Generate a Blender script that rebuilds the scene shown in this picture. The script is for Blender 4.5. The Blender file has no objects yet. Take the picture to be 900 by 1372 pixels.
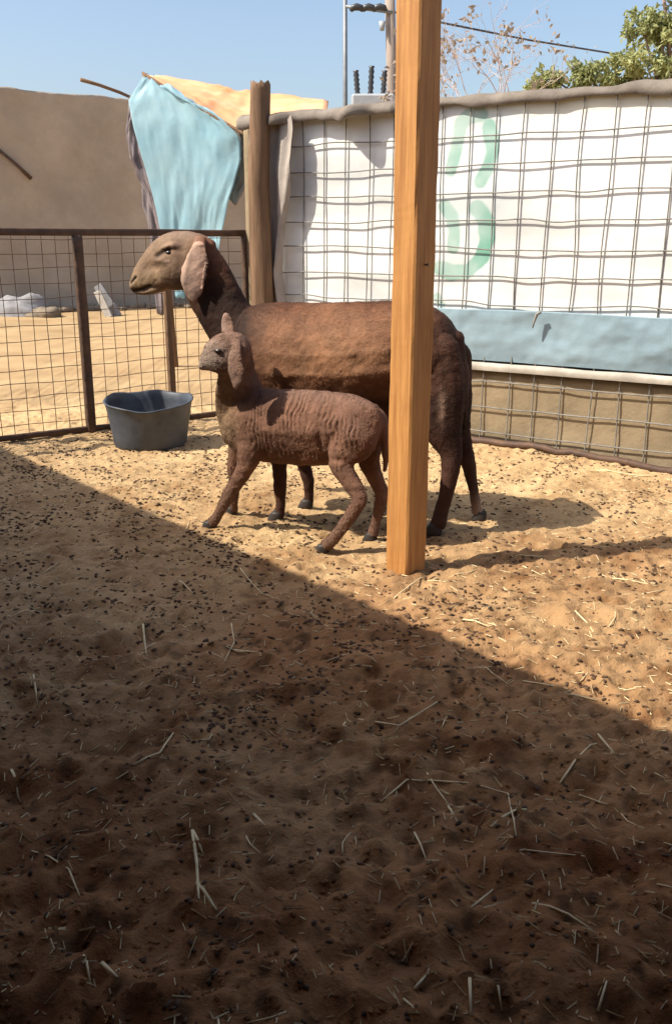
import bpy, math, random
import numpy as np
from mathutils import Vector

# ------------------------------------------------------------------ camera, sky, sun, exposure
sc = bpy.context.scene
col = sc.collection
CAM_H, PITCH, FPX = 1.05, math.radians(16.5), 1250.0
cam_d = bpy.data.cameras.new('camera')
cam = bpy.data.objects.new('camera', cam_d); col.objects.link(cam)
cam.location = (0, 0, CAM_H); cam.rotation_euler = (math.pi / 2 - PITCH, 0, 0)
cam_d.sensor_fit = 'HORIZONTAL'; cam_d.sensor_width = 36.0; cam_d.lens = 50.0
cam_d.clip_start = 0.02; cam_d.clip_end = 3000
sc.camera = cam

SUN_EL, SHADOW_AZ = math.radians(49.0), math.radians(17.0)   # shadows fall to +x, a little +y
SH = np.array([math.cos(SHADOW_AZ), math.sin(SHADOW_AZ), 0.0])
world = bpy.data.worlds.new('World'); sc.world = world; world.use_nodes = True
wn = world.node_tree.nodes; wn.clear()
w_out = wn.new('ShaderNodeOutputWorld'); w_bg = wn.new('ShaderNodeBackground'); w_sky = wn.new('ShaderNodeTexSky')
w_sky.sky_type = 'NISHITA'; w_sky.sun_disc = False; w_sky.sun_elevation = SUN_EL
w_sky.sun_rotation = math.atan2(-SH[0], -SH[1])
w_sky.air_density = 1.0; w_sky.dust_density = 3.0; w_sky.ozone_density = 1.2
w_bg.inputs['Strength'].default_value = 0.125
world.node_tree.links.new(w_sky.outputs[0], w_bg.inputs[0]); world.node_tree.links.new(w_bg.outputs[0], w_out.inputs[0])
sun_d = bpy.data.lights.new('sun', 'SUN'); sun_d.energy = 4.3; sun_d.angle = math.radians(0.5); sun_d.color = (1, 0.93, 0.80)
sun = bpy.data.objects.new('sun', sun_d); col.objects.link(sun); sun.location = (-6, -2, 9)
sun_to = Vector((SH[0] * math.cos(SUN_EL), SH[1] * math.cos(SUN_EL), -math.sin(SUN_EL)))
sun.rotation_euler = sun_to.to_track_quat('-Z', 'Y').to_euler()
sc.view_settings.view_transform = 'Standard'; sc.view_settings.look = 'None'
sc.view_settings.gamma = 1.0; sc.view_settings.use_curve_mapping = False
sc.view_settings.exposure = 0.76
sc.cycles.max_bounces = 8; sc.cycles.diffuse_bounces = 4

rng = np.random.default_rng(7); random.seed(7)

# ------------------------------------------------------------------ survey helpers (world positions of sighted points)
_F = np.array([0, math.cos(PITCH), -math.sin(PITCH)]); _U = np.array([0, math.sin(PITCH), math.cos(PITCH)])
_C = np.array([0, 0, CAM_H])
def ray(px, py): return _F + np.array([(px - 450) / FPX, 0, 0]) + (686 - py) / FPX * _U
def G(px, py, z=0.0):
    d = ray(px, py); return _C + d * ((z - CAM_H) / d[2])
def onplane(px, py, P, n):
    d = ray(px, py); return _C + d * (np.dot(P - _C, n) / np.dot(d, n))
def atY(px, py, Y): return onplane(px, py, np.array([0, Y, 0.0]), np.array([0, 1.0, 0]))

# ------------------------------------------------------------------ numpy noise
def _hash(ix, iy, iz, seed):
    h = (ix * 374761393 + iy * 668265263 + iz * 2147483647 + seed * 1274126177) & 0x7fffffff
    h = ((h ^ (h >> 13)) * 1274126177) & 0x7fffffff
    return ((h ^ (h >> 16)) & 0xffff) / 65535.0
def vnoise(x, y, z=0.0, seed=0):
    x, y, z = np.broadcast_arrays(np.asarray(x, float), np.asarray(y, float), np.asarray(z, float))
    ix, iy, iz = np.floor(x).astype(np.int64), np.floor(y).astype(np.int64), np.floor(z).astype(np.int64)
    fx, fy, fz = x - ix, y - iy, z - iz
    fx, fy, fz = [t * t * t * (t * (t * 6 - 15) + 10) for t in (fx, fy, fz)]
    r = 0
    for a in (0, 1):
        for b in (0, 1):
            for c in (0, 1):
                w = (fx if a else 1 - fx) * (fy if b else 1 - fy) * (fz if c else 1 - fz)
                r = r + w * _hash(ix + a, iy + b, iz + c, seed)
    return r * 2 - 1
def fbm(x, y, z=0.0, oct=4, seed=0, gain=0.5):
    r, a, s = 0, 1.0, 1.0
    for o in range(oct):
        r = r + a * vnoise(x * s + 17.3 * o, y * s - 9.1 * o, np.asarray(z) * s, seed + o); a *= gain; s *= 2.03
    return r

# ------------------------------------------------------------------ mesh helpers
def mesh_obj(name, v, f, mat=None, parent=None, smooth=True):
    me = bpy.data.meshes.new(name)
    me.from_pydata([tuple(map(float, p)) for p in v], [], [tuple(map(int, q)) for q in f]); me.update()
    if smooth: me.polygons.foreach_set('use_smooth', [True] * len(me.polygons))
    o = bpy.data.objects.new(name, me); col.objects.link(o)
    if mat: me.materials.append(mat)
    if parent: o.parent = parent
    return o
def link_mesh(name, me, parent=None, loc=None):
    o = bpy.data.objects.new(name, me); col.objects.link(o)
    if parent: o.parent = parent
    if loc is not None: o.location = loc
    return o
def empty(name, loc=(0, 0, 0)):
    o = bpy.data.objects.new(name, None); col.objects.link(o); o.location = tuple(map(float, loc)); o.empty_display_size = 0.1
    return o
def tag(o, label=None, cat=None, group=None, kind=None):
    if label: o['label'] = label
    if cat: o['category'] = cat
    if group: o['group'] = group
    if kind: o['kind'] = kind
    return o
class MB:
    def __init__(s): s.v = []; s.f = []
    def add(s, v, f):
        n = len(s.v); s.v.extend([tuple(map(float, p)) for p in v]); s.f.extend([tuple(int(i) + n for i in q) for q in f]); return s
    def build(s, name, mat, parent=None, smooth=True): return mesh_obj(name, s.v, s.f, mat, parent, smooth)
    def rel(s, o): s.v = [(a - o[0], b - o[1], c - o[2]) for a, b, c in s.v]; return s
def tube(pts, rad, sides=6, cap=True, up=None):
    pts = np.asarray(pts, float); n = len(pts); rad = np.broadcast_to(np.asarray(rad, float), (n,))
    V = []; F = []
    tan = np.gradient(pts, axis=0); tan /= np.linalg.norm(tan, axis=1)[:, None] + 1e-12
    ref = np.array([0, 0, 1.0]) if up is None else np.asarray(up, float)
    if abs(np.dot(tan[0], ref)) > 0.9: ref = np.array([1.0, 0, 0])
    a = ref - tan[0] * np.dot(tan[0], ref); a /= np.linalg.norm(a)
    for i in range(n):
        a = a - tan[i] * np.dot(tan[i], a); a /= np.linalg.norm(a) + 1e-12; b = np.cross(tan[i], a)
        for k in range(sides):
            t = 2 * math.pi * k / sides; V.append(pts[i] + rad[i] * (math.cos(t) * a + math.sin(t) * b))
    for i in range(n - 1):
        for k in range(sides):
            k2 = (k + 1) % sides; F.append((i * sides + k, i * sides + k2, (i + 1) * sides + k2, (i + 1) * sides + k))
    if cap: F.append(tuple(range(sides))[::-1]); F.append(tuple((n - 1) * sides + k for k in range(sides)))
    return V, F
def rbox(lo, hi, b=0.004):
    lo = np.array(lo, float); hi = np.array(hi, float); V = []; F = []
    b = min(b, 0.45 * float((hi - lo).min()))
    for ax in range(3):
        o1, o2 = (ax + 1) % 3, (ax + 2) % 3
        for s in (0, 1):
            q = []
            for (c1, c2) in ((0, 0), (1, 0), (1, 1), (0, 1)):
                p = np.zeros(3); p[ax] = hi[ax] if s else lo[ax]
                p[o1] = hi[o1] - b if c1 else lo[o1] + b; p[o2] = hi[o2] - b if c2 else lo[o2] + b
                q.append(len(V)); V.append(p)
            F.append(tuple(q) if s else tuple(q[::-1]))
    idx = {}
    for i, p in enumerate(V):
        key = tuple(int(x > 0) for x in (p - (lo + hi) / 2)); idx.setdefault(key, []).append(i)
    for c in idx.values(): F.append(tuple(c))
    # edge bevels: connect matching corners
    keys = list(idx)
    for i in range(len(keys)):
        for j in range(i + 1, len(keys)):
            d = [a != bb for a, bb in zip(keys[i], keys[j])]
            if sum(d) == 1:
                ax = d.index(True)
                # vertices of faces not on axis ax
                A = [v for v in idx[keys[i]] if v // 8 != ax]; B = [v for v in idx[keys[j]] if v // 8 != ax]
                a0 = [v for v in A if v // 8 == (ax + 1) % 3][0]; a1 = [v for v in A if v // 8 == (ax + 2) % 3][0]
                b0 = [v for v in B if v // 8 == (ax + 1) % 3][0]; b1 = [v for v in B if v // 8 == (ax + 2) % 3][0]
                F.append((a0, a1, b1, b0))
    return V, F
def fix_normals(o):
    import bmesh
    bm = bmesh.new(); bm.from_mesh(o.data); bmesh.ops.recalc_face_normals(bm, faces=bm.faces); bm.to_mesh(o.data); bm.free(); return o

# ------------------------------------------------------------------ materials
def mat(name, base, rough=0.85, var=0.15, scale=6.0, bump=0.2, bscale=60.0, base2=None, spec=0.3, stretch=(1, 1, 1), attr=None, trans=0.0, sheen=0.0, metallic=0.0, bdist=0.004):
    m = bpy.data.materials.new(name); m.use_nodes = True
    nt = m.node_tree; N = nt.nodes; L = nt.links; bs = N['Principled BSDF']
    bs.inputs['Roughness'].default_value = rough; bs.inputs['Specular IOR Level'].default_value = spec
    bs.inputs['Metallic'].default_value = metallic
    if sheen: bs.inputs['Sheen Weight'].default_value = sheen; bs.inputs['Sheen Roughness'].default_value = 0.5
    tc = N.new('ShaderNodeTexCoord'); mp = N.new('ShaderNodeMapping'); mp.inputs['Scale'].default_value = stretch
    L.new(tc.outputs['Object'], mp.inputs['Vector'])
    n1 = N.new('ShaderNodeTexNoise'); n1.inputs['Scale'].default_value = scale; n1.inputs['Detail'].default_value = 6; n1.inputs['Roughness'].default_value = 0.62
    L.new(mp.outputs[0], n1.inputs['Vector'])
    if base2 is None:
        base2 = tuple(min(1, c * (1 + var)) for c in base); base = tuple(c * (1 - var) for c in base)
    mix = N.new('ShaderNodeMix'); mix.data_type = 'RGBA'
    mix.inputs[6].default_value = (*base, 1); mix.inputs[7].default_value = (*base2, 1)
    rp = N.new('ShaderNodeMapRange'); rp.inputs['From Min'].default_value = 0.33; rp.inputs['From Max'].default_value = 0.67
    L.new(n1.outputs['Fac'], rp.inputs['Value']); L.new(rp.outputs[0], mix.inputs[0])
    cout = mix.outputs[2]
    if attr:
        at = N.new('ShaderNodeAttribute'); at.attribute_name = attr
        mul = N.new('ShaderNodeMix'); mul.data_type = 'RGBA'; mul.blend_type = 'MULTIPLY'; mul.inputs[0].default_value = 1
        L.new(at.outputs['Color'], mul.inputs[6]); L.new(cout, mul.inputs[7]); cout = mul.outputs[2]
    L.new(cout, bs.inputs['Base Color'])
    if bump:
        n2 = N.new('ShaderNodeTexNoise'); n2.inputs['Scale'].default_value = bscale; n2.inputs['Detail'].default_value = 5; n2.inputs['Roughness'].default_value = 0.65
        L.new(mp.outputs[0], n2.inputs['Vector'])
        bp = N.new('ShaderNodeBump'); bp.inputs['Strength'].default_value = bump; bp.inputs['Distance'].default_value = bdist
        L.new(n2.outputs['Fac'], bp.inputs['Height']); L.new(bp.outputs[0], bs.inputs['Normal'])
    if trans:
        tr = N.new('ShaderNodeBsdfTranslucent'); L.new(cout, tr.inputs['Color'])
        ms = N.new('ShaderNodeMixShader'); ms.inputs[0].default_value = trans
        L.new(bs.outputs[0], ms.inputs[1]); L.new(tr.outputs[0], ms.inputs[2]); L.new(ms.outputs[0], N['Material Output'].inputs['Surface'])
    return m
def vcol(o, arr, name='tint'):
    a = o.data.color_attributes.new(name, 'FLOAT_COLOR', 'POINT')
    c = np.ones((len(o.data.vertices), 4), np.float32); c[:, :3] = arr; a.data.foreach_set('color', c.ravel())
def coords(o):
    a = np.empty(len(o.data.vertices) * 3); o.data.vertices.foreach_get('co', a); return a.reshape(-1, 3)
def normals(o):
    a = np.empty(len(o.data.vertices) * 3); o.data.vertices.foreach_get('normal', a); return a.reshape(-1, 3)

M = {}
M['sand'] = mat('sand', (0.44, 0.285, 0.145), 0.95, base2=(0.58, 0.41, 0.22), scale=2.2, bump=1.0, bscale=95, attr='tint', spec=0.15, bdist=0.008)
M['dung'] = mat('dung', (0.085, 0.048, 0.028), 0.92, var=0.55, scale=40, bump=0.3, bscale=300)
M['straw'] = mat('straw', (0.66, 0.53, 0.31), 0.6, var=0.25, scale=30, bump=0.2, bscale=200)
M['post'] = mat('post_timber', (0.33, 0.14, 0.04), 0.62, base2=(0.54, 0.265, 0.085), scale=4, bump=0.5, bscale=30, stretch=(14, 14, 0.9), spec=0.35, bdist=0.002)
M['old_wood'] = mat('weathered_wood', (0.13, 0.075, 0.042), 0.85, base2=(0.24, 0.145, 0.085), scale=5, bump=0.8, bscale=25, stretch=(9, 9, 0.8), bdist=0.006)
M['rust'] = mat('rusty_steel', (0.07, 0.045, 0.035), 0.65, base2=(0.14, 0.08, 0.05), scale=14, bump=0.4, bscale=90, metallic=0.2)
M['wire'] = mat('galvanised_wire', (0.19, 0.18, 0.165), 0.75, var=0.3, scale=20, bump=0, metallic=0.0)
M['plaster'] = mat('wall_plaster', (0.205, 0.158, 0.10), 0.92, base2=(0.31, 0.24, 0.15), scale=3.5, bump=0.8, bscale=28, bdist=0.006)
M['cap'] = mat('pale_ledge', (0.30, 0.27, 0.23), 0.9, base2=(0.50, 0.46, 0.40), scale=6, bump=0.4, bscale=40)
M['block'] = mat('concrete_block', (0.36, 0.29, 0.22), 0.95, base2=(0.50, 0.41, 0.315), scale=1.1, bump=0.8, bscale=30, bdist=0.01)
M['mortar'] = mat('mortar', (0.20, 0.16, 0.115), 0.95, var=0.15, scale=3, bump=0.5, bscale=30)
M['sheet'] = mat('painted_sheet', (0.90, 0.90, 0.90), 0.75, base2=(1.0, 1.0, 1.0), scale=4, bump=0.25, bscale=30, attr='tint', spec=0.25)
M['band'] = mat('pale_blue_cloth', (0.20, 0.285, 0.34), 0.85, base2=(0.26, 0.355, 0.41), scale=2.6, bump=0.4, bscale=40)
M['blue_tarp'] = mat('blue_tarp', (0.38, 0.63, 0.73), 0.5, base2=(0.56, 0.77, 0.84), scale=2.4, bump=0.35, bscale=9, trans=0.55, spec=0.4, bdist=0.012)
M['orange'] = mat('orange_cloth', (0.85, 0.40, 0.18), 0.8, base2=(0.93, 0.60, 0.36), scale=2.5, bump=0.4, bscale=20, trans=0.25)
M['purple'] = mat('purple_cloth_shade_grey', (0.13, 0.11, 0.125), 0.85, base2=(0.23, 0.195, 0.20), scale=5, bump=0.5, bscale=30)  # greyed to the tone of the wall in shade
M['grey_cloth'] = mat('grey_sacking', (0.13, 0.105, 0.085), 0.9, base2=(0.25, 0.215, 0.18), scale=6, bump=0.6, bscale=60)
M['flap'] = mat('shaded_sheet_cloth', (0.30, 0.26, 0.225), 0.92, base2=(0.42, 0.37, 0.33), scale=7, bump=0.6, bscale=70)  # tone of the white sheet in shade, put into the cloth
M['tub'] = mat('tub_plastic', (0.025, 0.033, 0.048), 0.5, base2=(0.075, 0.085, 0.105), scale=9, bump=0.15, bscale=60, spec=0.5)
M['ewe'] = mat('ewe_coat', (0.78, 0.78, 0.78), 0.74, base2=(1.1, 1.08, 1.05), scale=16, bump=0.55, bscale=120, attr='tint', spec=0.22, bdist=0.003)
M['lamb'] = mat('lamb_coat', (0.80, 0.80, 0.80), 0.88, base2=(1.1, 1.08, 1.05), scale=26, bump=0.7, bscale=140, attr='tint', spec=0.2, bdist=0.004)
M['hoof'] = mat('hoof', (0.035, 0.028, 0.024), 0.55, var=0.3, scale=30, bump=0.2, bscale=100)
M['eye'] = mat('eye', (0.02, 0.014, 0.01), 0.3, var=0.2, bump=0, spec=0.6)
M['pole_wood'] = mat('pole_wood', (0.30, 0.24, 0.20), 0.9, var=0.2, scale=4, bump=0.4, bscale=30, stretch=(6, 6, 0.5))
M['steel'] = mat('grey_steel', (0.22, 0.23, 0.24), 0.5, var=0.15, scale=8, bump=0, metallic=0.4)
M['porcelain'] = mat('dark_insulator', (0.05, 0.05, 0.055), 0.3, var=0.1, bump=0)
M['tank'] = mat('transformer_paint', (0.34, 0.36, 0.38), 0.5, var=0.1, scale=5, bump=0.1, bscale=30)
M['bark'] = mat('bark', (0.26, 0.18, 0.13), 0.95, var=0.25, scale=12, bump=0.6, bscale=40)
M['twig'] = mat('dry_twig', (0.52, 0.42, 0.38), 0.9, var=0.2, scale=9, bump=0.2, bscale=40)
M['leaf'] = mat('tree_leaf', (0.20, 0.23, 0.09), 0.6, base2=(0.44, 0.45, 0.20), scale=1.1, bump=0, trans=0.35)
M['dry_leaf'] = mat('dry_leaf', (0.36, 0.29, 0.22), 0.8, var=0.35, scale=4, bump=0, trans=0.3)
M['sack'] = mat('white_sack', (0.24, 0.235, 0.24), 0.9, var=0.25, scale=5, bump=0.5, bscale=30)
M['iron'] = mat('corrugated_iron', (0.30, 0.28, 0.26), 0.6, var=0.2, scale=3, bump=0.2, bscale=20, metallic=0.3)
M['unseen_shed_wood'] = mat('unseen_shed_boards', (0.20, 0.13, 0.08), 0.9, var=0.25, scale=5, bump=0.4, bscale=30, stretch=(1, 8, 1))

# ------------------------------------------------------------------ ground: one sheet, fine where the pen is
def axis(lo, hi, step, far_lo, far_hi, grow=1.22):
    a = list(np.arange(lo, hi + step / 2, step)); s = step; l = [a[0]]; r = [a[-1]]
    while l[-1] > far_lo: s *= grow; l.append(l[-1] - s)
    s = step
    while r[-1] < far_hi: s *= grow; r.append(r[-1] + s)
    return np.array(l[:0:-1] + a + r[1:])
gx = axis(-2.2, 2.3, 0.0095, -900, 900); gy = axis(0.6, 5.8, 0.0095, -300, 1500)
X, Y = np.meshgrid(gx, gy)
def base_height(X, Y):
    pen = np.clip((6.5 - np.abs(Y - 2.5)) / 3, 0, 1) * np.clip((5 - np.abs(X)) / 2, 0, 1)
    near = np.clip((4.4 - Y) / 3.0, 0.3, 1.0)
    crumb = fbm(X * 16, Y * 16, 0, 2, 51); ridg = 1 - np.abs(vnoise(X * 7 + 0.6 * crumb, Y * 7, 0, 57)) * 2
    rough = np.clip((3.4 - Y) / 2.0, 0, 1)
    z = 0.004 * near * ridg + 0.011 * rough * (np.abs(fbm(X * 11, Y * 11, 0, 3, 65)) - 0.3) + 0.006 * np.maximum(fbm(X * 26, Y * 26, 0, 2, 61), 0) * (0.4 + 1.4 * near) + 0.0035 * near * vnoise(X * 55, Y * 55, 0, 63) + 0.012 * near * fbm(X * 3.1, Y * 3.1, 0, 3, 3) + 0.009 * fbm(X * 9.5, Y * 9.5, 0, 3, 11) + 0.0035 * fbm(X * 34, Y * 34, 0, 2, 23)
    far = 0.05 * fbm(X * 0.35, Y * 0.35, 0, 3, 41)
    return z * np.clip(pen + 0.15, 0, 1) + far * np.clip((np.hypot(X, Y - 3) - 4) / 6, 0, 1)
Z = base_height(X, Y)
def pit(cx, cy, rx, ry, ang, depth, rim=0.35):
    R_ = 2.4 * max(rx, ry)
    i0, i1 = np.searchsorted(gy, [cy - R_, cy + R_]); j0, j1 = np.searchsorted(gx, [cx - R_, cx + R_])
    if i1 <= i0 or j1 <= j0: return
    dx = X[i0:i1, j0:j1] - cx; dy = Y[i0:i1, j0:j1] - cy
    u = (dx * math.cos(ang) + dy * math.sin(ang)) / rx; v = (-dx * math.sin(ang) + dy * math.cos(ang)) / ry
    r2 = u * u + v * v
    Z[i0:i1, j0:j1] += -depth * np.exp(-r2 * 1.3) + depth * rim * np.exp(-((np.sqrt(r2) - 1.5) ** 2) * 3.5)
for k in range(3600):
    y = 0.7 + 5.0 * rng.random() ** 1.25; x = rng.uniform(-2.1, 2.2)
    s = rng.uniform(0.6, 1.25) * (1.25 - 0.1 * min(y, 5))
    pit(x, y, 0.023 * s, 0.019 * s, rng.uniform(0, 6.28), 0.0085 * s * rng.uniform(0.5, 1.4))
for k in range(70):                       # deep old prints close by
    y = rng.uniform(0.8, 2.6); x = rng.uniform(-1.1, 1.1)
    pit(x, y, rng.uniform(0.05, 0.085), rng.uniform(0.04, 0.06), rng.uniform(0, 6.28), rng.uniform(0.010, 0.022), 0.3)
# sand banked up along the foot of the walls and fence
def bank(A, B, width, h):
    A = np.array(A[:2]); B = np.array(B[:2]); d = (B - A); Ln = np.linalg.norm(d); d /= Ln
    s = (X - A[0]) * d[0] + (Y - A[1]) * d[1]; t = np.abs(-(X - A[0]) * d[1] + (Y - A[1]) * d[0])
    return h * np.exp(-(t / width) ** 2) * np.clip((s + 0.3) * 3, 0, 1) * np.clip((Ln + 0.3 - s) * 3, 0, 1)
a32 = math.radians(32.0)
WD = np.array([math.cos(a32), -math.sin(a32), 0.0]); WN = np.array([-math.sin(a32), -math.cos(a32), 0.0])
WP = G(900, 632)
WALL0 = WP - 2.42 * WD                    # the corner end of the right-hand wall
def W(t, z, off=0.0): return WALL0 + t * WD + off * WN + np.array([0, 0, z])
def wall_tz(px, py, off=0.0):
    q = onplane(px, py, WALL0 + off * WN, WN); return float(np.dot(q - WALL0, WD)), float(q[2])
Z += bank(W(0.2, 0), W(2.0, 0), 0.25, 0.03)
F0 = np.array([-2.45, 4.20, 0.0]); F1 = np.array([-0.50, 5.58, 0.0]); FD = (F1 - F0) / np.linalg.norm(F1 - F0); FN = np.array([FD[1], -FD[0], 0])
Z += bank(F0, F1, 0.16, 0.03)
_pb = G(543, 766); Z += 0.022 * np.exp(-((X - _pb[0]) ** 2 + (Y - _pb[1]) ** 2) / 0.085 ** 2)
def gz(x, y):
    j = int(np.clip(np.searchsorted(gx, x) - 1, 0, len(gx) - 2)); i = int(np.clip(np.searchsorted(gy, y) - 1, 0, len(gy) - 2))
    u = (x - gx[j]) / (gx[j + 1] - gx[j]); v = (y - gy[i]) / (gy[i + 1] - gy[i])
    return float((Z[i, j] * (1 - u) + Z[i, j + 1] * u) * (1 - v) + (Z[i + 1, j] * (1 - u) + Z[i + 1, j + 1] * u) * v)
ny, nx = X.shape
me = bpy.data.meshes.new('ground')
me.vertices.add(nx * ny); me.vertices.foreach_set('co', np.stack([X, Y, Z], -1).ravel())
ii = (np.arange(ny - 1)[:, None] * nx + np.arange(nx - 1)[None]).ravel()
quads = np.stack([ii, ii + 1, ii + 1 + nx, ii + nx], -1)
me.loops.add(quads.size); me.loops.foreach_set('vertex_index', quads.ravel())
me.polygons.add(len(quads)); me.polygons.foreach_set('loop_start', np.arange(0, quads.size, 4)); me.polygons.foreach_set('loop_total', np.full(len(quads), 4))
me.polygons.foreach_set('use_smooth', np.ones(len(quads), bool)); me.update(); me.validate()
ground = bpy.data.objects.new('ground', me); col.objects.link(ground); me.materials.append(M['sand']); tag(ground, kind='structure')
dirt = np.clip(0.5 + 0.9 * fbm(X * 1.7, Y * 1.7, 0, 4, 77), 0, 1)              # trodden dung dust mixed into the sand of the pen
pen_mask = np.clip((5.2 - Y) / 1.5, 0, 1) * np.clip((3.0 - np.abs(X)) / 1, 0, 1)
fine = np.clip(fbm(X * 22, Y * 22, 0, 3, 91) * 0.8 - 0.1, 0, 1)
clot = np.clip(fbm(X * 8.5, Y * 8.5, 0, 4, 95) * 1.5 - 0.2, 0, 1)
k_ = np.clip(0.24 * dirt + 0.36 * fine + (0.32 + 0.30 * np.clip((3.2 - Y) / 1.5, 0, 1)) * clot, 0, 0.92) * pen_mask
soil_shade = np.clip((3.2 - Y + 0.55 * fbm(X * 1.3, Y * 1.3, 0, 4, 97)) / 1.7, 0, 1) * np.clip((3.0 - np.abs(X)), 0, 1)   # near shade painted into the ground as a dung-brown tint, fading into the pen
spk = np.clip(fbm(X * 38, Y * 38, 0, 2, 99) * 1.5 - 0.35, 0, 1)
yard = np.where(Y > 6, 0.80, 1.0)
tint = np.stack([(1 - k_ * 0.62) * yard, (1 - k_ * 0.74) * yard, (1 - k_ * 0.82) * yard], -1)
tint = tint * (1 - soil_shade[..., None] * np.array([0.38, 0.57, 0.66])) * (1 - (0.62 * spk * (0.30 + 0.70 * soil_shade))[..., None])
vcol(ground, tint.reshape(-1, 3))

# ------------------------------------------------------------------ right-hand wall, its sheet, mesh and cover
WL = 4.3
wall = empty('boundary_wall', W(0, 0)); tag(wall, 'low beige plastered wall with white ledge, behind the wire mesh and painted sheet', 'wall')
def wall_box(name, m, t0, t1, z0, z1, o0, o1, parent, wob=0.0, seed=0):
    nt_ = max(2, int((t1 - t0) / 0.03)); nz_ = max(2, int((z1 - z0) / 0.03)); V = []; Fc = []
    for side in (0, 1):
        for i in range(nz_ + 1):
            for j in range(nt_ + 1):
                t = t0 + (t1 - t0) * j / nt_; z = z0 + (z1 - z0) * i / nz_
                e = wob * float(fbm(t * 6, z * 6, side, 3, seed)); edge = -0.006 if i in (0, nz_) else 0
                V.append(W(t, z + (wob * float(vnoise(t * 5, side, 0, seed + 5)) if i == nz_ else 0), (o1 + edge + e) if side else o0) - np.array(wall.location))
    n1 = (nz_ + 1) * (nt_ + 1)
    id_ = lambda s, i, j: s * n1 + i * (nt_ + 1) + j
    for i in range(nz_):
        for j in range(nt_):
            Fc.append((id_(1, i, j), id_(1, i + 1, j), id_(1, i + 1, j + 1), id_(1, i, j + 1)))
            Fc.append((id_(0, i, j), id_(0, i, j + 1), id_(0, i + 1, j + 1), id_(0, i + 1, j)))
    for j in range(nt_):
        Fc.append((id_(0, nz_, j), id_(0, nz_, j + 1), id_(1, nz_, j + 1), id_(1, nz_, j)))
    for i in range(nz_):
        Fc.append((id_(0, i, 0), id_(0, i + 1, 0), id_(1, i + 1, 0), id_(1, i, 0))); Fc.append((id_(0, i, nt_), id_(1, i, nt_), id_(1, i + 1, nt_), id_(0, i + 1, nt_)))
    return mesh_obj(name, V, Fc, m, parent)
wall_box('plinth', M['plaster'], -0.05, WL, -0.15, 0.402, -0.16, 0.0, wall, 0.004, 5)
wall_box('ledge', M['cap'], -0.05, WL, 0.404, 0.441, -0.16, 0.040, wall, 0.003, 9)
wall_box('upper_wall', M['plaster'], -0.05, WL, 0.444, 1.63, -0.17, -0.045, wall, 0.003, 15)

P_ = [W(t, gz(*W(t, 0, 0.03)[:2]) + 0.010 + 0.006 * float(vnoise(t * 2, 0, 0, 371)), 0.034) - np.array(wall.location) for t in np.linspace(0.1, WL, 60)]
mesh_obj('foot_strip', *tube(P_, 0.019, 8), M['rust'], wall)  # dark strip along the foot of the wall

# sheet
def seg_dist(t, z, pts):
    d = np.full(t.shape, 9.0)
    for (a, b) in zip(pts[:-1], pts[1:]):
        a = np.array(a); b = np.array(b); ab = b - a
        h = np.clip(((t - a[0]) * ab[0] + (z - a[1]) * ab[1]) / (ab @ ab), 0, 1)
        d = np.minimum(d, np.hypot(t - a[0] - h * ab[0], z - a[1] - h * ab[1]))
    return d
nt_, nz_ = 620, 190
T, ZZ = np.meshgrid(np.linspace(0.02, WL - 0.02, nt_), np.linspace(0.452, 1.655, nz_))
offs = 0.001 + 0.004 * fbm(T * 3.0, ZZ * 1.6, 0, 3, 201) + 0.003 * np.sin(T * 14 + 2.5 * fbm(T * 1.5, ZZ * 1.5, 0, 2, 210)) * np.clip((1.7 - ZZ), 0.2, 1) * 0.7
Vs = WALL0 + T[..., None] * WD + offs[..., None] * WN + ZZ[..., None] * np.array([0, 0, 1.0])
q = (np.arange(nz_ - 1)[:, None] * nt_ + np.arange(nt_ - 1)[None]).ravel()
o = mesh_obj('painted_sheet', (Vs.reshape(-1, 3) - W(0, 0.45)), np.stack([q, q + 1, q + 1 + nt_, q + nt_], -1), M['sheet'])
o.location = W(0, 0.45)
tag(o, 'white sheet with a green painted loop mark on wall behind wire mesh', 'sheet')
cw = np.ones(T.shape + (3,)) * np.array([0.80, 0.80, 0.775])
stain = np.clip(fbm(T * 1.4, ZZ * 5.0, 0, 4, 226) * 0.9 - 0.05, 0, 1)[..., None]
pale = np.clip(fbm(T * 2.2, ZZ * 2.2, 0, 3, 222) * 0.9, 0, 1)[..., None]
cw = cw * (1 - pale) + np.array([0.66, 0.76, 0.78]) * pale
cw = cw * (1 - 0.28 * stain)
yel = np.clip((ZZ - 1.56) / 0.06 + 0.4 * fbm(T * 4, ZZ * 4, 0, 2, 230), 0, 1)[..., None] * np.clip((T - 1.3) * 3, 0, 1)[..., None]
cw = cw * (1 - yel * 0.8) + np.array([0.78, 0.74, 0.56]) * yel * 0.8
def stroke(pxs, wpx, colr, amt):
    global cw
    pts = [wall_tz(*p) for p in pxs]
    d = seg_dist(T, ZZ, pts) + 0.006 * fbm(T * 12, ZZ * 12, 0, 2, 260)
    m = (np.clip((wpx - d) / 0.007, 0, 1) * amt * (0.72 + 0.3 * fbm(T * 6, ZZ * 6, 0, 3, 270)))[..., None]
    cw = cw * (1 - m) + np.array(colr) * m
stroke([(604, 228), (612, 195), (619, 165), (628, 155), (645, 153)], 0.038, (0.22, 0.42, 0.34), 1.0)
stroke([(655, 168), (659, 185), (659, 205), (653, 228), (644, 242)], 0.038, (0.22, 0.42, 0.34), 1.0)
stroke([(596, 275), (606, 290), (609, 310), (608, 330)], 0.038, (0.22, 0.42, 0.34), 0.9)
stroke([(640, 278), (652, 295), (653, 320), (645, 345), (628, 362), (606, 364), (588, 358)], 0.042, (0.22, 0.42, 0.34), 1.0)
stroke([(586, 398), (592, 408)], 0.03, (0.22, 0.42, 0.34), 0.9)
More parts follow.
